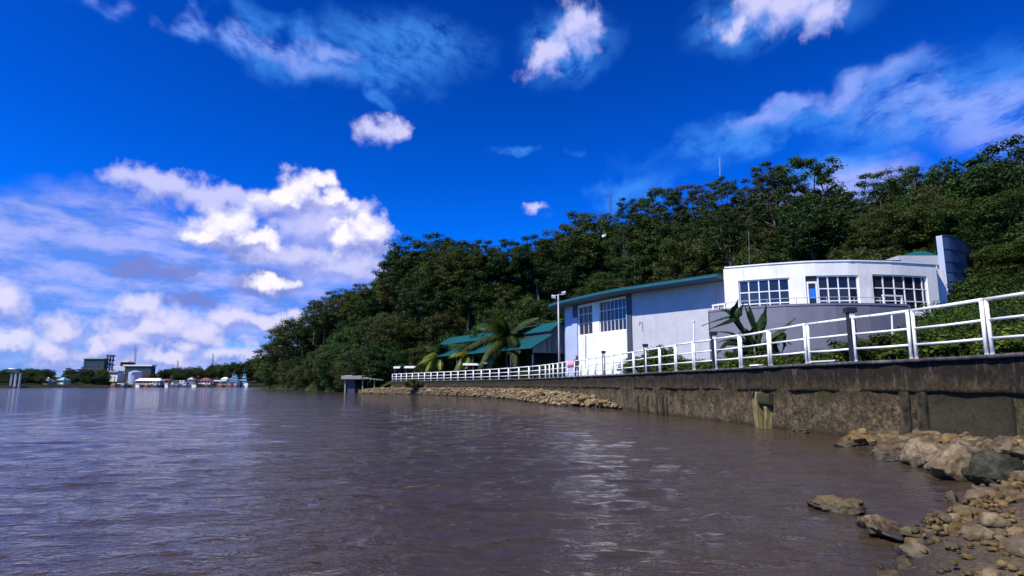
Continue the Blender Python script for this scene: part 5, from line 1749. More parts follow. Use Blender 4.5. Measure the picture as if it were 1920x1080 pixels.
def build_hut():
    Y = 112.0
    b0 = U(680, 735, Y)
    r = empty('boat_hut', (b0.x, Y, 0.3), 'small dark boat hut with a pale flat roof at the water edge', 'hut')
    z1 = U(680, 711, Y).z
    x0, x1 = U(645, 720, Y).x, U(704, 720, Y).x
    for x in (x0 + .2, (x0 + x1) / 2 + 0.5, x1 - .2):
        MB().box(x - .1, x + .1, Y, Y + .2, -0.3, z1).build('post', M_CONC, r)
    MB().box(x0, x1, Y + 3.2, Y + 3.4, -0.3, z1).build('rear_wall', M_DARKTRIM, r)
    MB().box(x0 + .02, x0 + 1.9, Y + 0.22, Y + 0.4, -0.3, z1).build('side_panel', M_DARKTRIM, r)
    t0 = U(643, 705, Y).z
    MB().hexa([(x0 - .4, Y - .6, z1 + .003), (x0 + 3.3, Y - .6, z1 + .003), (x0 + 3.3, Y + 3.5, z1 + .2), (x0 - .4, Y + 3.5, z1 + .2), (x0 - .4, Y - .6, t0), (x0 + 3.3, Y - .6, t0), (x0 + 3.3, Y + 3.5, t0 + .2), (x0 - .4, Y + 3.5, t0 + .2)]).build('roof', M_CONC, r)
    MB().hexa([(x0 + 3.4, Y - .5, z1 + .05), (x1 + 1.4, Y - .5, z1 - .25), (x1 + 1.4, Y + 3.5, z1), (x0 + 3.4, Y + 3.5, z1 + .3), (x0 + 3.4, Y - .5, z1 + .35), (x1 + 1.4, Y - .5, z1 - .12), (x1 + 1.4, Y + 3.5, z1 + .1), (x0 + 3.4, Y + 3.5, z1 + .45)]).build('roof_sheet', M_CONC, r)
    # low concrete revetment left of the hut
    prev = None
    for px0, px1, Y2, top, lab in ((552, 586, 206, 717, 'far low concrete bank wall under the headland trees'), (590, 640, 165, 718, 'low concrete bank wall left of the boat hut')):
        a, b = HX(px0, Y2 + 14), HX(px1, Y2 - 14)
        zt = U(600, top, Y2).z
        w = empty('bank_wall', ((a + b) / 2, Y2, 0), lab, 'wall'); w['kind'] = 'thing'
        p, q = Vector((a, Y2 + 14, zt / 2 - .2)), Vector((b, Y2 - 14, zt / 2 - .2))
        MB().bar(p, q, 0.5, zt + .4).build('wall_body', M_CONC, w)
        for t in (0.05, 0.5, 0.95):
            c = p.lerp(q, t); MB().box(c.x - .5, c.x + .5, c.y - .9, c.y + .2, -.4, zt + .25).build('pier', M_CONC, w)


build_hut()

# ------------------------------------------------------------------ the white railing, panel by panel
BND = [1990, 1856, 1714, 1601, 1516, 1445, 1390, 1342, 1302, 1268, 1238, 1211, 1189, 1167, 1149, 1132, 1116, 1102, 1089, 1077, 1065, 1055, 1046, 1037.5, 1030.5, 1023, 1012, 992, 973, 953.5, 935.5, 918.5, 902.5, 887.5, 873, 859, 845.5,
       832.5, 820, 808, 796, 784.5, 773, 762, 752, 743, 735]


def build_railing():
    rng = random.Random(5)
    for k in range(len(BND) - 1):
        sR, sL = s_of_px(BND[k]) if BND[k] < 1900 else s_of_px(1856) - 2.05, s_of_px(BND[k + 1])
        far = BND[k] < 1013
        gap = 0.075 if not far else 0.06
        a, na = path_at(sR + gap); b, nb = path_at(sL - gap)
        A, B = Vector((a[0], a[1], QZ - 0.02)), Vector((b[0], b[1], QZ - 0.02))
        r = empty('railing_panel', (A + B) / 2, 'white pipe railing panel on the quay wall, ' + ORD[k] + ' from the right edge of the picture', 'railing', 'railing panels along the quay')
        H = 1.21 + rng.uniform(-.012, .012); rad = 0.042 if not far else 0.052
        tilt = rng.uniform(-.012, .012)
        d = (B - A).normalized()
        hs = (H, 0.775, 0.375)
        tops = []
        for P in (A, B):
            t = P + Vector((0, 0, H)) + d * tilt
            q = [P, P.lerp(t, 0.5), t - Vector((0, 0, 0.02))]
            MB().tube(q, rad, 10).build('post', M_RAIL, r, True)
            tops.append(t)
            MB().tube([P + Vector((0, 0, 0.0)), P + Vector((0, 0, 0.035))], rad * 1.7, 10).build('base_plate', M_RAIL, r)
        for h in hs:
            p0 = A.lerp(tops[0], h / H); p1 = B.lerp(tops[1], h / H)
            ext = d * (rad * 0.9 if h == H else 0)
            mid = (p0 + p1) / 2 - Vector((0, 0, rng.uniform(0.0, 0.012)))
            MB().tube([p0 - ext, mid, p1 + ext], rad * (0.95 if h == H else 0.72), 10).build('rail', M_RAIL, r, True)


def railfn(T):
    p = gpos(T)
    n = T.noise(T.v('MULTIPLY', p, (1, 1, 0.5)), 3.5, 6, 0.7)
    c = T.mix(T.m('MULTIPLY', T.smooth(n, 0.54, 0.70), 0.6), (0.80, 0.79, 0.76, 1), (0.30, 0.19, 0.11, 1))
    setp(T, c, 0.4, normal=bump(T, n, 0.1, 0.02))
M_RAIL = mat('railing_white', railfn)
build_railing()


def dark_post(px, top, label, cap=True, white=False):
    s = s_of_px(px); p, n = path_at(s); p = p + n * 0.02
    Y = float(p[1]); z1 = U(px, top, Y).z
    r = empty('dark_post', (p[0], p[1], QZ), label, 'post', 'dark posts between the railing panels')
    h = 0.085
    MB().box(p[0] - h, p[0] + h, p[1] - h, p[1] + h, QZ - .05, z1 - 0.14).build('shaft', M_POSTDARK, r)
    c = MB(); c.box(p[0] - h * 1.5, p[0] + h * 1.5, p[1] - h * 1.5, p[1] + h * 1.5, z1 - 0.137, z1)
    c.build('cap', M_POSTDARK, r)
    MB().box(p[0] - h * 0.9, p[0] + h * 0.9, p[1] - h * 1.12, p[1] - h * 1.02, z1 - 0.30, z1 - 0.16).build('lamp_lens', M_WHITE_CLEAN, r)


dark_post(1601, 577, 'tallest dark post in the railing, nearest to the camera')
dark_post(1340, 622, 'dark post in the railing under the arching shrub')
dark_post(1211, 645, 'dark post in the railing before the plain lavender wall')
dark_post(1132, 658, 'dark post in the railing before the white window bay')


def build_lamp_posts():
    # floodlight pole by the corner of the quay
    Y = 54.0
    b = U(1049, 690, Y); t = U(1046.5, 552, Y)
    r = empty('floodlight_pole', (b.x, Y, QZ), 'tall pale floodlight pole at the corner of the hall', 'lamp post')
    MB().tube([(b.x, Y, QZ - .2), ((b.x + t.x) / 2, Y, (QZ + t.z) / 2), (t.x, Y, t.z)], [0.10, 0.08, 0.06], 10).build('pole', M_METAL, r, True)
    MB().bar((t.x - .42, Y, t.z - .12), (t.x + .50, Y, t.z + .04), 0.06, 0.06).build('cross_arm', M_METAL, r)
    for sx, dz, a in ((-0.42, -0.22, -1), (0.48, 0.10, 1)):
        MB().obox((t.x + sx, Y - .1, t.z + dz), (0.17, 0, 0.04 * a), (0, 0.10, 0.04), (0, -0.03, 0.11)).build('floodlight', M_WHITE_CLEAN, r)
    # small street lamp at the right
    Y = 58.0
    b, t = U(1846, 560, Y), U(1844, 494, Y)
    r = empty('street_lamp', (b.x, Y, b.z - 3), 'thin pale street lamp among the trees right of the glass tower', 'lamp post')
    MB().tube([(b.x, Y, b.z - 3), (t.x, Y, t.z)], [0.12, 0.09], 8).build('pole', M_METAL, r)
    MB().tube([(t.x, Y, t.z - .1), (t.x + .6, Y, t.z + .05), (t.x + 1.1, Y, t.z)], 0.05, 6).build('arm', M_METAL, r)
    MB().obox((t.x + 1.35, Y, t.z - .03), (0.35, 0, 0), (0, .16, 0), (0, 0, .09)).build('lamp_head', M_WHITE_CLEAN, r)
    # white posts
    for px, y0, y1, Y, lab in ((1301, 690, 604, 31, 'thin white post in front of the lavender wall'), (1672, 650, 590, 33, 'short white post in front of the podium')):
        b, t = U(px, y0, Y), U(px, y1, Y)
        r = empty('marker_post', (b.x, Y, QZ), lab, 'post')
        MB().tube([(b.x, Y, QZ - .2), (t.x, Y, t.z)], [0.06, 0.045], 8).build('shaft', M_WHITE_CLEAN, r)
        MB().tube([(t.x, Y, t.z), (t.x, Y, t.z + .06)], 0.075, 8).build('cap', M_WHITE_CLEAN, r)
    # antenna on the roof
    b, t = U(1404, 498, 49), U(1404, 440, 49)
    r = empty('roof_antenna', (b.x, 49, b.z - 1.2), 'thin antenna mast behind the white roof edge', 'antenna')
    MB().tube([(b.x, 49, b.z - 1.2), (t.x, 49, t.z)], [0.035, 0.02], 6).build('mast', M_MAST, r)
    MB().tube([(t.x, 49, t.z), (t.x, 49, t.z + .25)], [0.02, 0.008], 5).build('tip', M_METAL, r)


build_lamp_posts()


def lattice_mast(px, y_base, y_top, Y, w, label, m=None):
    b, t = U(px, y_base, Y), U(px, y_top, Y)
    h = t.z - b.z
    r = empty('radio_mast', (b.x, Y, b.z), label, 'mast')
    m = m or M_MAST
    for a in range(3):
        an = a * 2.094
        o = Vector((math.cos(an), math.sin(an), 0)) * w
        MB().tube([b + o, t + o * 0.35], [w * 0.16, w * 0.10], 5).build('leg', m, r)
    br = MB(); n = 12
    for k in range(n):
        for a in range(3):
            f0, f1 = 1 - 0.65 * k / n, 1 - 0.65 * (k + 1) / n
            o0 = Vector((math.cos(a * 2.094), math.sin(a * 2.094), 0)) * w * f0; o1 = Vector((math.cos((a + 1) * 2.094), math.sin((a + 1) * 2.094), 0)) * w * f1
            br.tube([b + o0 + Vector((0, 0, h * k / n)), b + o1 + Vector((0, 0, h * (k + 1) / n))], w * 0.07, 4, cap=False)
    br.build('bracing', m, r)
    MB().tube([t, t + Vector((0, 0, h * 0.18))], w * 0.08, 5).build('tip', m, r)
    return r


lattice_mast(1145, 420, 362, 150, 0.38, 'slim radio mast rising from the ridge between two trees')
lattice_mast(1350, 330, 296, 150, 0.16, 'small pale radio mast tip above the middle ridge', M_METAL)


def build_dish():
    p = U(1133, 441, 108)
    r = empty('satellite_dish', (p.x, p.y, p.z - 3), 'pale satellite dish half hidden in the trees below the radio mast', 'dish')
    MB().tube([(p.x, p.y + .3, p.z - 2.5), (p.x, p.y + .3, p.z)], 0.07, 8).build('pole', M_MAST, r)
    d = Vector((-0.55, -0.6, 0.58)).normalized(); s = d.cross(Vector((0, 0, 1))).normalized(); u = s.cross(d)
    loops = []
    for rr, dz in ((0.03, -.16), (0.2, -0.13), (0.4, -0.05), (0.5, 0.02), (0.5, 0.0), (0.4, -0.08), (0.2, -0.16), (0.03, -.18)):
        loops.append([p + (s * math.cos(a) + u * math.sin(a)) * rr + d * dz for a in np.linspace(0, 6.283, 17)[:-1]])
    MB().ring(loops).build('reflector', M_METAL, r, True)
    MB().tube([p - d * 0.2, p + d * 0.4], 0.03, 6).build('feed_arm', M_METAL, r)


build_dish()


# ------------------------------------------------------------------ a person at the railing and a cloth over it
def build_person():
    Y = 48.6
    p = U(1082, 706, Y)
    x, y, z = p.x, Y, QZ - 0.06
    me = bpy.data.meshes.new('person')
    V = [(0, 0, 0.92), (0, 0, 1.12), (0, 0.0, 1.36), (0, -.02, 1.46), (0, -.04, 1.56), (0, -.05, 1.66),
         (-.09, 0, .88), (-.10, -.02, .48), (-.10, .03, .09), (-.10, -.12, .04), (.09, 0, .88), (.10, -.03, .48), (.11, .02, .09), (.11, -.13, .04),
         (-.17, 0, 1.38), (-.24, -.06, 1.12), (-.14, -.26, 1.05), (.17, 0, 1.38), (.24, -.06, 1.12), (.14, -.26, 1.05)]
    E = [(0, 1), (1, 2), (2, 3), (3, 4), (4, 5), (0, 6), (6, 7), (7, 8), (8, 9), (0, 10), (10, 11), (11, 12), (12, 13), (2, 14), (14, 15), (15, 16), (2, 17), (17, 18), (18, 19)]
    Rd = [.15, .145, .16, .06, .10, .085, .10, .07, .045, .04, .10, .07, .045, .04, .065, .05, .04, .065, .05, .04]
    me.from_pydata(V, E, [])
    o = bpy.data.objects.new('person', me); COL.objects.link(o)
    o.location = (x, y, z)
    sk = o.modifiers.new('skin', 'SKIN')
    for k, r_ in enumerate(Rd): me.skin_vertices[0].data[k].radius = (r_, r_ * 0.85)
    me.skin_vertices[0].data[0].use_root = True
    sb = o.modifiers.new('sub', 'SUBSURF'); sb.levels = sb.render_levels = 1
    me.materials.append(M_CLOTH)
    WLOC[o.name] = Vector((x, y, z))
    tag(o, 'person in dark clothes leaning on the railing before the white bay', 'person')
    def ball(name, c, r_, m, sq=1.0):
        L = []
        for k in range(7):
            ph = -1.45 + 2.9 * k / 6
            L.append([(x + c[0] + r_[0] * math.cos(ph) * math.cos(a), y + c[1] + r_[1] * math.cos(ph) * math.sin(a), z + c[2] + r_[2] * math.sin(ph)) for a in np.linspace(0, 6.283, 13)[:-1]])
        MB().ring(L).build(name, m, o, True)
    ball('face', (0, -.07, 1.59), (.078, .085, .11), M_SKIN)
    ball('hair', (0, -.035, 1.64), (.092, .10, .085), M_POSTDARK)
    for sx in (-.14, .14): ball('hand', (sx, -.28, 1.06), (.04, .05, .035), M_SKIN)


M_CLOTH = mat('dark_cloth', lambda T: setp(T, (0.045, 0.045, 0.06), 0.85))
M_SKIN = mat('skin', lambda T: setp(T, (0.11, 0.06, 0.04), 0.55))
build_person()


def build_cloth():
    s0, s1 = s_of_px(1077), s_of_px(1066)
    r = None
    b = MB(); n = 9
    rows = []
    for k in range(n):
        s = s0 + (s1 - s0) * k / (n - 1); p, nn = path_at(s)
        w = 0.02 * math.sin(k * 1.9)
        z = QZ + 1.27
        row = [(p[0] - nn[0] * (0.07 + w), p[1] - nn[1] * (0.07 + w), QZ + 0.72 + 0.04 * math.sin(k * 2.3)), (p[0] - nn[0] * 0.065, p[1] - nn[1] * 0.065, z - .05), (p[0], p[1], z), (p[0] + nn[0] * 0.065, p[1] + nn[1] * 0.065, z - .05), (p[0] + nn[0] * (0.07 + w), p[1] + nn[1] * (0.07 + w), QZ + 0.8)]
        rows.append(row)
    for k in range(n - 1):
        for j in range(4): b.quad(rows[k][j], rows[k + 1][j], rows[k + 1][j + 1], rows[k][j + 1])
    o = b.build('cloth', M_PINK, None, True, loc=rows[0][2])
    md = o.modifiers.new('thick', 'SOLIDIFY'); md.thickness = 0.012
    tag(o, 'pale pink cloth hung over the railing beside the person', 'cloth')


build_cloth()


def small_bits():
    # white scrap on the coping and pale stones on the wall top
    for px, lab, L in ((1432, 'white scrap of board lying on the sea wall coping', 0.32), (1560, 'grey board end lying on the sea wall coping', 0.5)):
        s = s_of_px(px); p, n = path_at(s)
        t = Vector((-n[1], n[0], 0)); N = Vector((n[0], n[1], 0))
        c = Vector((p[0], p[1], 0)) - N * 0.28 + Vector((0, 0, QZ + 0.045))
        o = MB().obox(c, t * L, N * 0.07, Vector((0.02, 0, 0.02))).build('board_scrap', M_WHITE_CLEAN if px < 1500 else M_METAL, None, False, loc=c)
        tag(o, lab, 'board')


small_bits()

# ------------------------------------------------------------------ the far bank
def fshore(px):
    """depth of the far waterline at a photo column"""
    return 300 + max(0.0, min(1.0, px / 480.0)) * 130


def fargroundfn(T):
    p = gpos(T)
    k = T.noise(p, 0.12, 7, 0.7)
    setp(T, T.ramp(k, [(0.35, (0.008, 0.010, 0.005)), (0.55, (0.022, 0.024, 0.010)), (0.72, (0.055, 0.046, 0.028))]), 0.95, spec=0.1)
M_FARGROUND = mat('far_ground', fargroundfn)


def build_far_bank():
    cols = []
    pxs = list(np.linspace(-1400, 700, 90))
    D = [0, 3, 8, 20, 40, 70, 110, 180, 300, 600, 1500, 5000]
    Zs = [-0.5, 1.0, 1.7, 2.4, 4.0, 7.0, 9.5, 11, 12, 13, 14, 14]
    v = []
    for px in pxs:
        Y = fshore(px) if px > 0 else 300 + px * 0.02
        for d, z in zip(D, Zs):
            q = (HX(px, 1.0) * (Y + d), Y + d)
            k = 0.0 if d < 2 else float(mnoise.noise(Vector((q[0] * .02, q[1] * .02, 0)))) * min(2.2, d * 0.06)
            lift = 0.75 + 0.45 * sm(np.array([px]), 250, 460)[0]
            v.append((q[0], q[1], z * (lift if d > 15 else 1) + k))
    n = len(D); f = []
    i = np.arange(len(pxs) * n).reshape(len(pxs), n)
    f = np.stack([i[:-1, :-1], i[1:, :-1], i[1:, 1:], i[:-1, 1:]], -1).reshape(-1, 4)
    tag(link('far_bank_ground', np_mesh('far_bank_ground', np.array(v), f, M_FARGROUND, True)), kind='structure')


build_far_bank()


def far_z(px, d):
    base = np.interp(d, [0, 3, 8, 20, 40, 70, 110], [-0.5, 1.0, 1.7, 2.4, 4.0, 7.0, 9.5])
    return base * (0.75 + 0.45 * float(sm(np.array([px]), 250, 460)[0]) if d > 15 else 1)


FAR_SKY = [(-200, 690), (0, 690), (60, 688), (100, 690), (150, 684), (215, 690), (290, 689), (330, 686), (360, 684), (400, 678), (440, 676), (470, 668), (520, 650)]
FAR_GAPS = [(152, 210, 690), (222, 300, 699), (232, 262, 718), (100, 122, 719), (205, 232, 716)]


def build_far_trees():
    rng = random.Random(31)
    n = 0; tries = 0; placed = []
    while n < 240 and tries < 6000:
        tries += 1
        px = rng.uniform(-110, 500)
        d = rng.choice([rng.uniform(10, 30), rng.uniform(30, 110), rng.uniform(30, 110)])
        Y = fshore(px) + d
        if d < 28 and (225 < px < 460 or rng.random() < 0.3): continue
        top = float(np.interp(px, [a for a, _ in FAR_SKY], [b for _, b in FAR_SKY])) + rng.uniform(0, 14) + (12 if d < 30 else 0)
        for a, b, t in FAR_GAPS:
            if a - 4 < px < b + 4 and d < 85: top = max(top, t)
        x = HX(px, Y); z = far_z(px, d)
        h = U(px, top, Y).z - z
        if h < 2.5 or h > 17: continue
        if any((x - a) ** 2 + (Y - b) ** 2 < 12 for a, b in placed): continue
        kind = rng.choice(['bushy', 'dome', 'dome'])
        w = max(0.55, min(1.2, h / PROTOS[kind][0]['H'] * rng.uniform(0.9, 1.2)))
        put_tree(kind, rng.randrange(3), x, Y, h, w, 'small distant tree ' + ('by the water' if d < 30 else 'in the treeline') + ' of the far bank', 'far bank trees ' + ('by the water' if d < 30 else 'in the treeline'), rng.uniform(0, 6.28), z=z - 0.3)
        placed.append((x, Y)); n += 1
    print('far trees', n)


build_far_trees()


def far_box(name, px0, px1, py0, py1, d, depth, m, label, cat='building', roof=None, roof_m=None, wins=0, wrows=1, pitched=0.0, group=None):
    pm = (px0 + px1) / 2; Y = fshore(pm) + d
    a, b = U(px0, py0, Y), U(px1, py1, Y)
    zg = min(a.z, far_z(pm, d)) - 0.5
    r = empty(name, ((a.x + b.x) / 2, Y, zg), label, cat, group)
    MB().box(a.x, b.x, Y, Y + depth, zg, b.z).build('wall', m, r)
    if roof:
        zr = b.z + roof
        if pitched:
            mY = Y + depth / 2
            MB().hexa([(a.x - .5, Y - .6, b.z + .01), (b.x + .5, Y - .6, b.z + .01), (b.x + .5, Y + depth + .6, b.z + .01), (a.x - .5, Y + depth + .6, b.z + .01), (a.x + pitched, mY - .2, zr), (b.x - pitched, mY - .2, zr), (b.x - pitched, mY + .2, zr), (a.x + pitched, mY + .2, zr)]).build('roof', roof_m or m, r)
        else:
            MB().box(a.x - .6, b.x + .6, Y - .8, Y + depth + .6, b.z + .01, zr).build('roof', roof_m or m, r)
    if wins:
        H = b.z - a.z; W = b.x - a.x
        for i in range(wrows):
            for k in range(wins):
                x0 = a.x + W * (k + .2) / wins; x1 = a.x + W * (k + .8) / wins
                z0 = a.z + H * (i + .35) / wrows; z1 = a.z + H * (i + .8) / wrows
                MB().box(x0, x1, Y - .06, Y - .02, z0, z1).build('window', M_GLASS, r)
    return r


def build_far_buildings():
    far_box('office_block', 156, 196, 690, 673, 60, 4, M_FARDARK, 'dark square block standing above the far treeline', roof=0.5, roof_m=M_FARTAN, wins=6, wrows=3)
    # open frame tower beside it
    Y = fshore(203) + 58
    a, b, t = U(197, 690, Y), U(208, 690, Y), U(203, 665, Y)
    r = empty('frame_tower', ((a.x + b.x) / 2, Y, a.z - 3), 'dark open frame tower with white tiers beside the dark block', 'tower')
    for x in (a.x + 1.1, b.x - 1.1):
        for y in (Y, Y + 3): MB().box(x - .35, x + .35, y - .35, y + .35, a.z - 3, t.z).build('leg', M_FARDARK, r)
    for k, yy in enumerate((667, 675, 684)):
        z = U(203, yy, Y).z
        MB().box(a.x, b.x, Y - .8, Y + 3.8, z - .35, z + .35).build('platform', M_FARDARK, r)
    for yy in (680, 688):
        z = U(203, yy, Y).z
        MB().box(a.x + .4, b.x - .6, Y - .5, Y + 3.2, z - .9, z + .5).build('tier', M_WHITE, r)
    # terminal with a long pale roof
    r = far_box('terminal', 233, 284, 697, 686.5, 42, 5, M_FARDARK, 'long dark terminal with a thin pale overhanging roof', roof=0.9, roof_m=M_WHITE, wins=9, wrows=1)
    Y = fshore(262) + 42
    MB().box(U(222.5, 690, Y).x, U(237, 690, Y).x, Y - 1.2, Y - .1, U(230, 700, Y).z, U(230, 687, Y).z).build('end_bay', M_WHITE, r)
    for x in np.linspace(U(224, 690, Y).x, U(236, 690, Y).x, 5): MB().box(x - .12, x + .12, Y - 1.3, Y - 1.21, U(230, 698, Y).z, U(230, 688, Y).z).build('mullion', M_METAL, r)
    far_box('plant_house', 225, 240, 688, 679, 60, 8, M_FARDARK, 'dark plant house peeking over the terminal roof', roof=1.2, roof_m=M_FARTAN, pitched=1.5)
    # storage tank
    Y = fshore(246) + 22
    a, b = U(234, 719, Y), U(259, 697, Y)
    r = empty('storage_tank', ((a.x + b.x) / 2, Y + 4, a.z - 1), 'pale round storage tank below the terminal', 'tank')
    cx, rad = (a.x + b.x) / 2, (b.x - a.x) / 2
    MB().tube([(cx, Y + rad, a.z - 1), (cx, Y + rad, b.z)], rad, 28).build('shell', M_BLUEGREY, r, False)
    MB().tube([(cx, Y + rad, b.z + .01), (cx, Y + rad, b.z + .8)], [rad * 1.01, rad * 0.2], 28).build('roof', M_METAL, r)
    MB().bar((cx - rad * .9, Y + rad * .3, a.z), (cx + rad * .2, Y - .3, b.z), 0.5, 0.2).build('stair', M_WHITE, r)
    far_box('warehouse', 254, 300, 720, 714, 8, 5, M_FARTAN, 'long pale roofed warehouse right of the round tank', roof=1.6, roof_m=M_WHITE, pitched=1.0, wins=7)
    far_box('shed', 300, 316, 720, 713, 9, 6, M_FARTAN, 'tan lean-to shed at the end of the pale roofed warehouse', roof=0.8, roof_m=M_RUST, pitched=0.5, wins=2)
    far_box('white_house', 371, 394, 720, 713.5, 10, 5, M_WHITE, 'white house with a low rust red roof on the far quay', roof=1.8, roof_m=M_RUST, pitched=3.0, wins=4)
    far_box('long_shed', 400, 424, 720, 715, 10, 4, M_FARTAN, 'long tan shed between the red roofed house and the blue ship', roof=0.9, roof_m=M_WHITE, wins=5)
    far_box('cottage', 107, 119, 717, 713, 16, 5, M_WHITE, 'small white house with a pale teal roof on the far bank', roof=1.7, roof_m=M_PALETEAL, pitched=1.2, wins=3)
    far_box('hut', 80, 91, 718, 715, 14, 4, M_FARTAN, 'pale gabled hut left of the teal roofed house', roof=2.2, roof_m=M_METAL, pitched=2.0, wins=2)
    far_box('villa', 206, 221, 702, 698, 36, 6, M_WHITE, 'small white villa at the top of the green slope', roof=0.9, roof_m=M_FARTAN, wins=3)
    far_box('hill_house', 134, 138, 700, 697, 50, 4, M_CABBLUE, 'tiny pale house in the far treeline, left of its twin', roof=0.4, wins=1)
    far_box('hill_house', 144, 148, 699, 696, 50, 4, M_CABBLUE, 'tiny pale house in the far treeline below the dark block', roof=0.4, wins=1)
    far_box('ridge_house', 404, 409, 698, 694, 50, 4, M_WHITE, 'tiny white house in the treeline above the blue ship', roof=0.4, wins=1)
    far_box('quay_kiosk', 282, 288, 724, 720, 2.5, 3, M_WHITE, 'white kiosk on the far quay before the warehouse', roof=0.4, wins=1)
    far_box('quay_cabin', 222, 234, 724, 720, 2.5, 3, M_FARTAN, 'tan cabin on the far quay below the green slope', roof=0.4, roof_m=M_WHITE, wins=2)
    # three tall mooring pillars with a dark cap at the far left
    Y = fshore(25) + 2
    r = empty('pillar_frame', (U(27, 728, Y).x, Y, 0), 'white three pillared frame with a dark cap in the far left water edge', 'frame')
    for px, y0, y1, w in ((18.5, 728, 700, 3.6), (27, 725, 697, 4.2), (35.5, 726, 699, 4.0)):
        a, b = U(px - w / 2, y0, Y), U(px + w / 2, y1, Y)
        MB().box(a.x, b.x, Y, Y + 1.2, -1, b.z).build('pillar', M_WHITE, r)
    a, b = U(13, 698, Y), U(39, 695, Y)
    MB().box(a.x, b.x, Y - .5, Y + 2, a.z, b.z).build('beam', M_FARDARK, r)
    a, b = U(14, 695, Y), U(24, 690, Y)
    MB().hexa([(a.x, Y - .3, a.z + .85), (b.x, Y - .3, a.z + .85), (b.x, Y + 2, a.z + .85), (a.x, Y + 2, a.z + .85), (a.x + 1.0, Y + .5, b.z), (b.x - 1.0, Y + .5, b.z), (b.x - 1, Y + 1, b.z), (a.x + 1, Y + 1, b.z)]).build('cap_roof', M_WHITE, r)
    lattice_mast(253, 690, 652, 470, 0.7, 'thin mast above the far terminal')
    lattice_mast(399, 684, 664, 500, 0.8, 'mast on the far ridge above the long shed')
    lattice_mast(333, 690, 676, 520, 0.8, 'shortest mast in the middle of the far treeline')


def ship(px0, px1, py_deck, py_top, d, hull_m, cab_m, label, tiers=3, mast=True):
    Y = fshore((px0 + px1) / 2) - d
    a, b = U(px0, py_deck, Y), U(px1, py_deck, Y)
    L = b.x - a.x; cx = (a.x + b.x) / 2; W = max(1.2, L * 0.28)
    r = empty('ship' if L > 6 else 'motor_boat', (cx, Y, 0), label, 'ship' if L > 6 else 'boat', 'vessels moored at the far quay')
    zd = max(0.9, a.z)
    lo = [(a.x + L * .12, Y - W * .25, -.3), (b.x - L * .04, Y - W * .45, -.3), (b.x - L * .04, Y + W * .45, -.3), (a.x + L * .12, Y + W * .25, -.3)]
    hi = [(a.x - L * .02, Y - W * .12, zd * 1.25), (b.x, Y - W * .5, zd), (b.x, Y + W * .5, zd), (a.x - L * .02, Y + W * .12, zd * 1.25)]
    MB().hexa(lo + hi).build('hull', hull_m, r)
    zt = U(px0, py_top, Y).z
    z = zd; H = (zt - zd) * 0.6 / tiers
    for k in range(tiers):
        s = 0.26 - 0.07 * k
        c = MB().box(cx + L * (.05 - s), cx + L * (.08 + s), Y - W * (.42 - .08 * k), Y + W * (.42 - .08 * k), z + .01, z + H).build('cabin', cab_m, r)
        MB().box(cx + L * (.05 - s) + .2, cx + L * (.08 + s) - .2, Y - W * (.42 - .08 * k) - .04, Y - W * (.42 - .08 * k) - .01, z + H * .45, z + H * .8).build('window', M_GLASS, c)
        z += H
    if mast:
        MB().tube([(cx, Y, z), (cx, Y, zt)], [L * .02, L * .012], 6).build('mast', M_MAST, r)
        MB().bar((cx - L * .1, Y, z + (zt - z) * .6), (cx + L * .1, Y, z + (zt - z) * .6), .15, .15).build('yard', M_MAST, r)


M_PALETEAL = paint('pale_teal_sheet', (0.16, 0.46, 0.44), 0.5, 0.2)
build_far_buildings()
ship(424, 452, 716, 694, 6, M_HULLBLUE, M_CABBLUE, 'blue grey ship with stacked bridge moored at the far quay')
ship(447, 466, 719, 690, 9, M_WHITE, M_CABBLUE, 'white ship partly behind the headland trees', 3)
ship(331, 349, 720, 712, 5, M_HULLBLUE, M_WHITE, 'white cabined boat in the middle of the far quay', 2)
ship(318, 328, 721, 714, 6, M_HULLBLUE, M_WHITE, 'small blue hulled boat left of the white cabined boat', 2)
ship(352, 364, 721, 715, 5, M_HULLBLUE, M_METAL, 'small grey boat right of the white cabined boat', 2)
ship(250, 300, 723, 721, 4, M_RUST, M_RUST, 'long low rust red barge before the warehouse', 1, False)


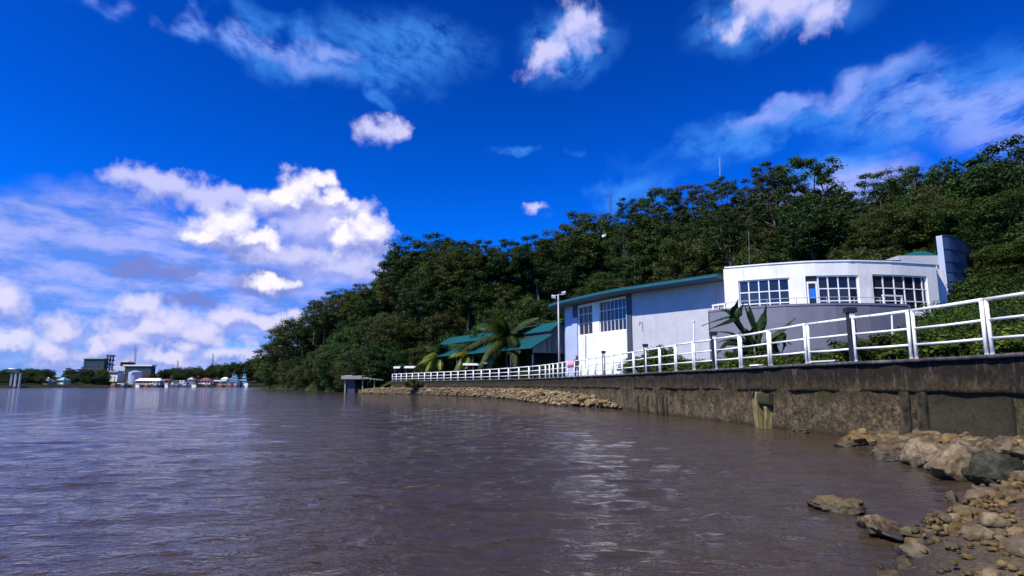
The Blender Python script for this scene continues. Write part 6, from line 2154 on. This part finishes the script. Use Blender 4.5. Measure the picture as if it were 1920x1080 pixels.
def build_far_slope():
    """open green slope below the villa"""
    Y = fshore(220)
    rng = np.random.default_rng(6)
    n = 5000
    px = rng.uniform(196, 236, n); d = rng.uniform(12, 34, n)
    x = np.array([HX(a, Y + b) for a, b in zip(px, d)]); y = Y + d
    z = np.array([far_z(a, b) for a, b in zip(px, d)])
    a = rng.random(n) * 6.283; t = np.c_[np.cos(a), np.sin(a), np.zeros(n)] * 0.35
    b0 = np.c_[x, y, z]; tip = b0 + np.c_[rng.normal(size=(n, 2)) * .2, rng.uniform(.5, 1.3, n)]
    v = np.stack([b0 - t, b0 + t, tip], 1).reshape(-1, 3)
    tag(link('slope_grass', np_mesh('slope_grass', v, np.arange(3 * n).reshape(-1, 3), M_GRASS)), 'open bright green grass slope on the far bank', 'grass', kind='stuff')


build_far_slope()

for L in PROTOS.values():
    for o in L:
        if not o['used']:
            for c in list(o.children): bpy.data.objects.remove(c)
            bpy.data.objects.remove(o)


def build_far_clutter():
    rng = random.Random(14)
    for k in range(13):
        px = 212 + k * 19 + rng.uniform(-6, 6)
        w = rng.uniform(6, 12)
        ship(px, px + w, 722, rng.uniform(714, 718), rng.uniform(6, 14), rng.choice([M_HULLBLUE, M_WHITE, M_RUST, M_FARDARK]), rng.choice([M_WHITE, M_WHITE, M_METAL, M_FARTAN]),
             'one of the small boats moored along the far quay', 1, rng.random() < 0.6)
    for k in range(11):
        px = 262 + k * 18.5 + rng.uniform(-5, 5); w = rng.uniform(6, 12); t = rng.uniform(711, 716)
        far_box('hut', px, px + w, 720, t, rng.uniform(14, 24), 4, rng.choice([M_WHITE, M_FARTAN, M_METAL, M_FARDARK]), 'one of the small sheds crowded behind the far quay', roof=rng.uniform(0.4, 1.6), roof_m=rng.choice([M_WHITE, M_RUST, M_METAL, M_FARTAN]),
                pitched=rng.choice([0.0, 0.8]), wins=2, group='small sheds behind the far quay')
    for k in range(6):
        px = (122, 215, 296, 322, 372, 436)[k]
        Y = fshore(px) + 12; b, t = U(px, 720, Y), U(px, rng.uniform(700, 706), Y)
        r = empty('utility_pole', (b.x, Y, 1.0), 'thin utility pole on the far bank, ' + ORD[k] + ' from the left', 'pole', 'utility poles on the far bank')
        MB().tube([(b.x, Y, 0.5), (t.x, Y, t.z)], [0.22, 0.15], 6).build('shaft', M_MAST, r)
        MB().bar((t.x - 1.1, Y, t.z - .7), (t.x + 1.1, Y, t.z - .7), 0.18, 0.18).build('cross_arm', M_MAST, r)


build_far_clutter()
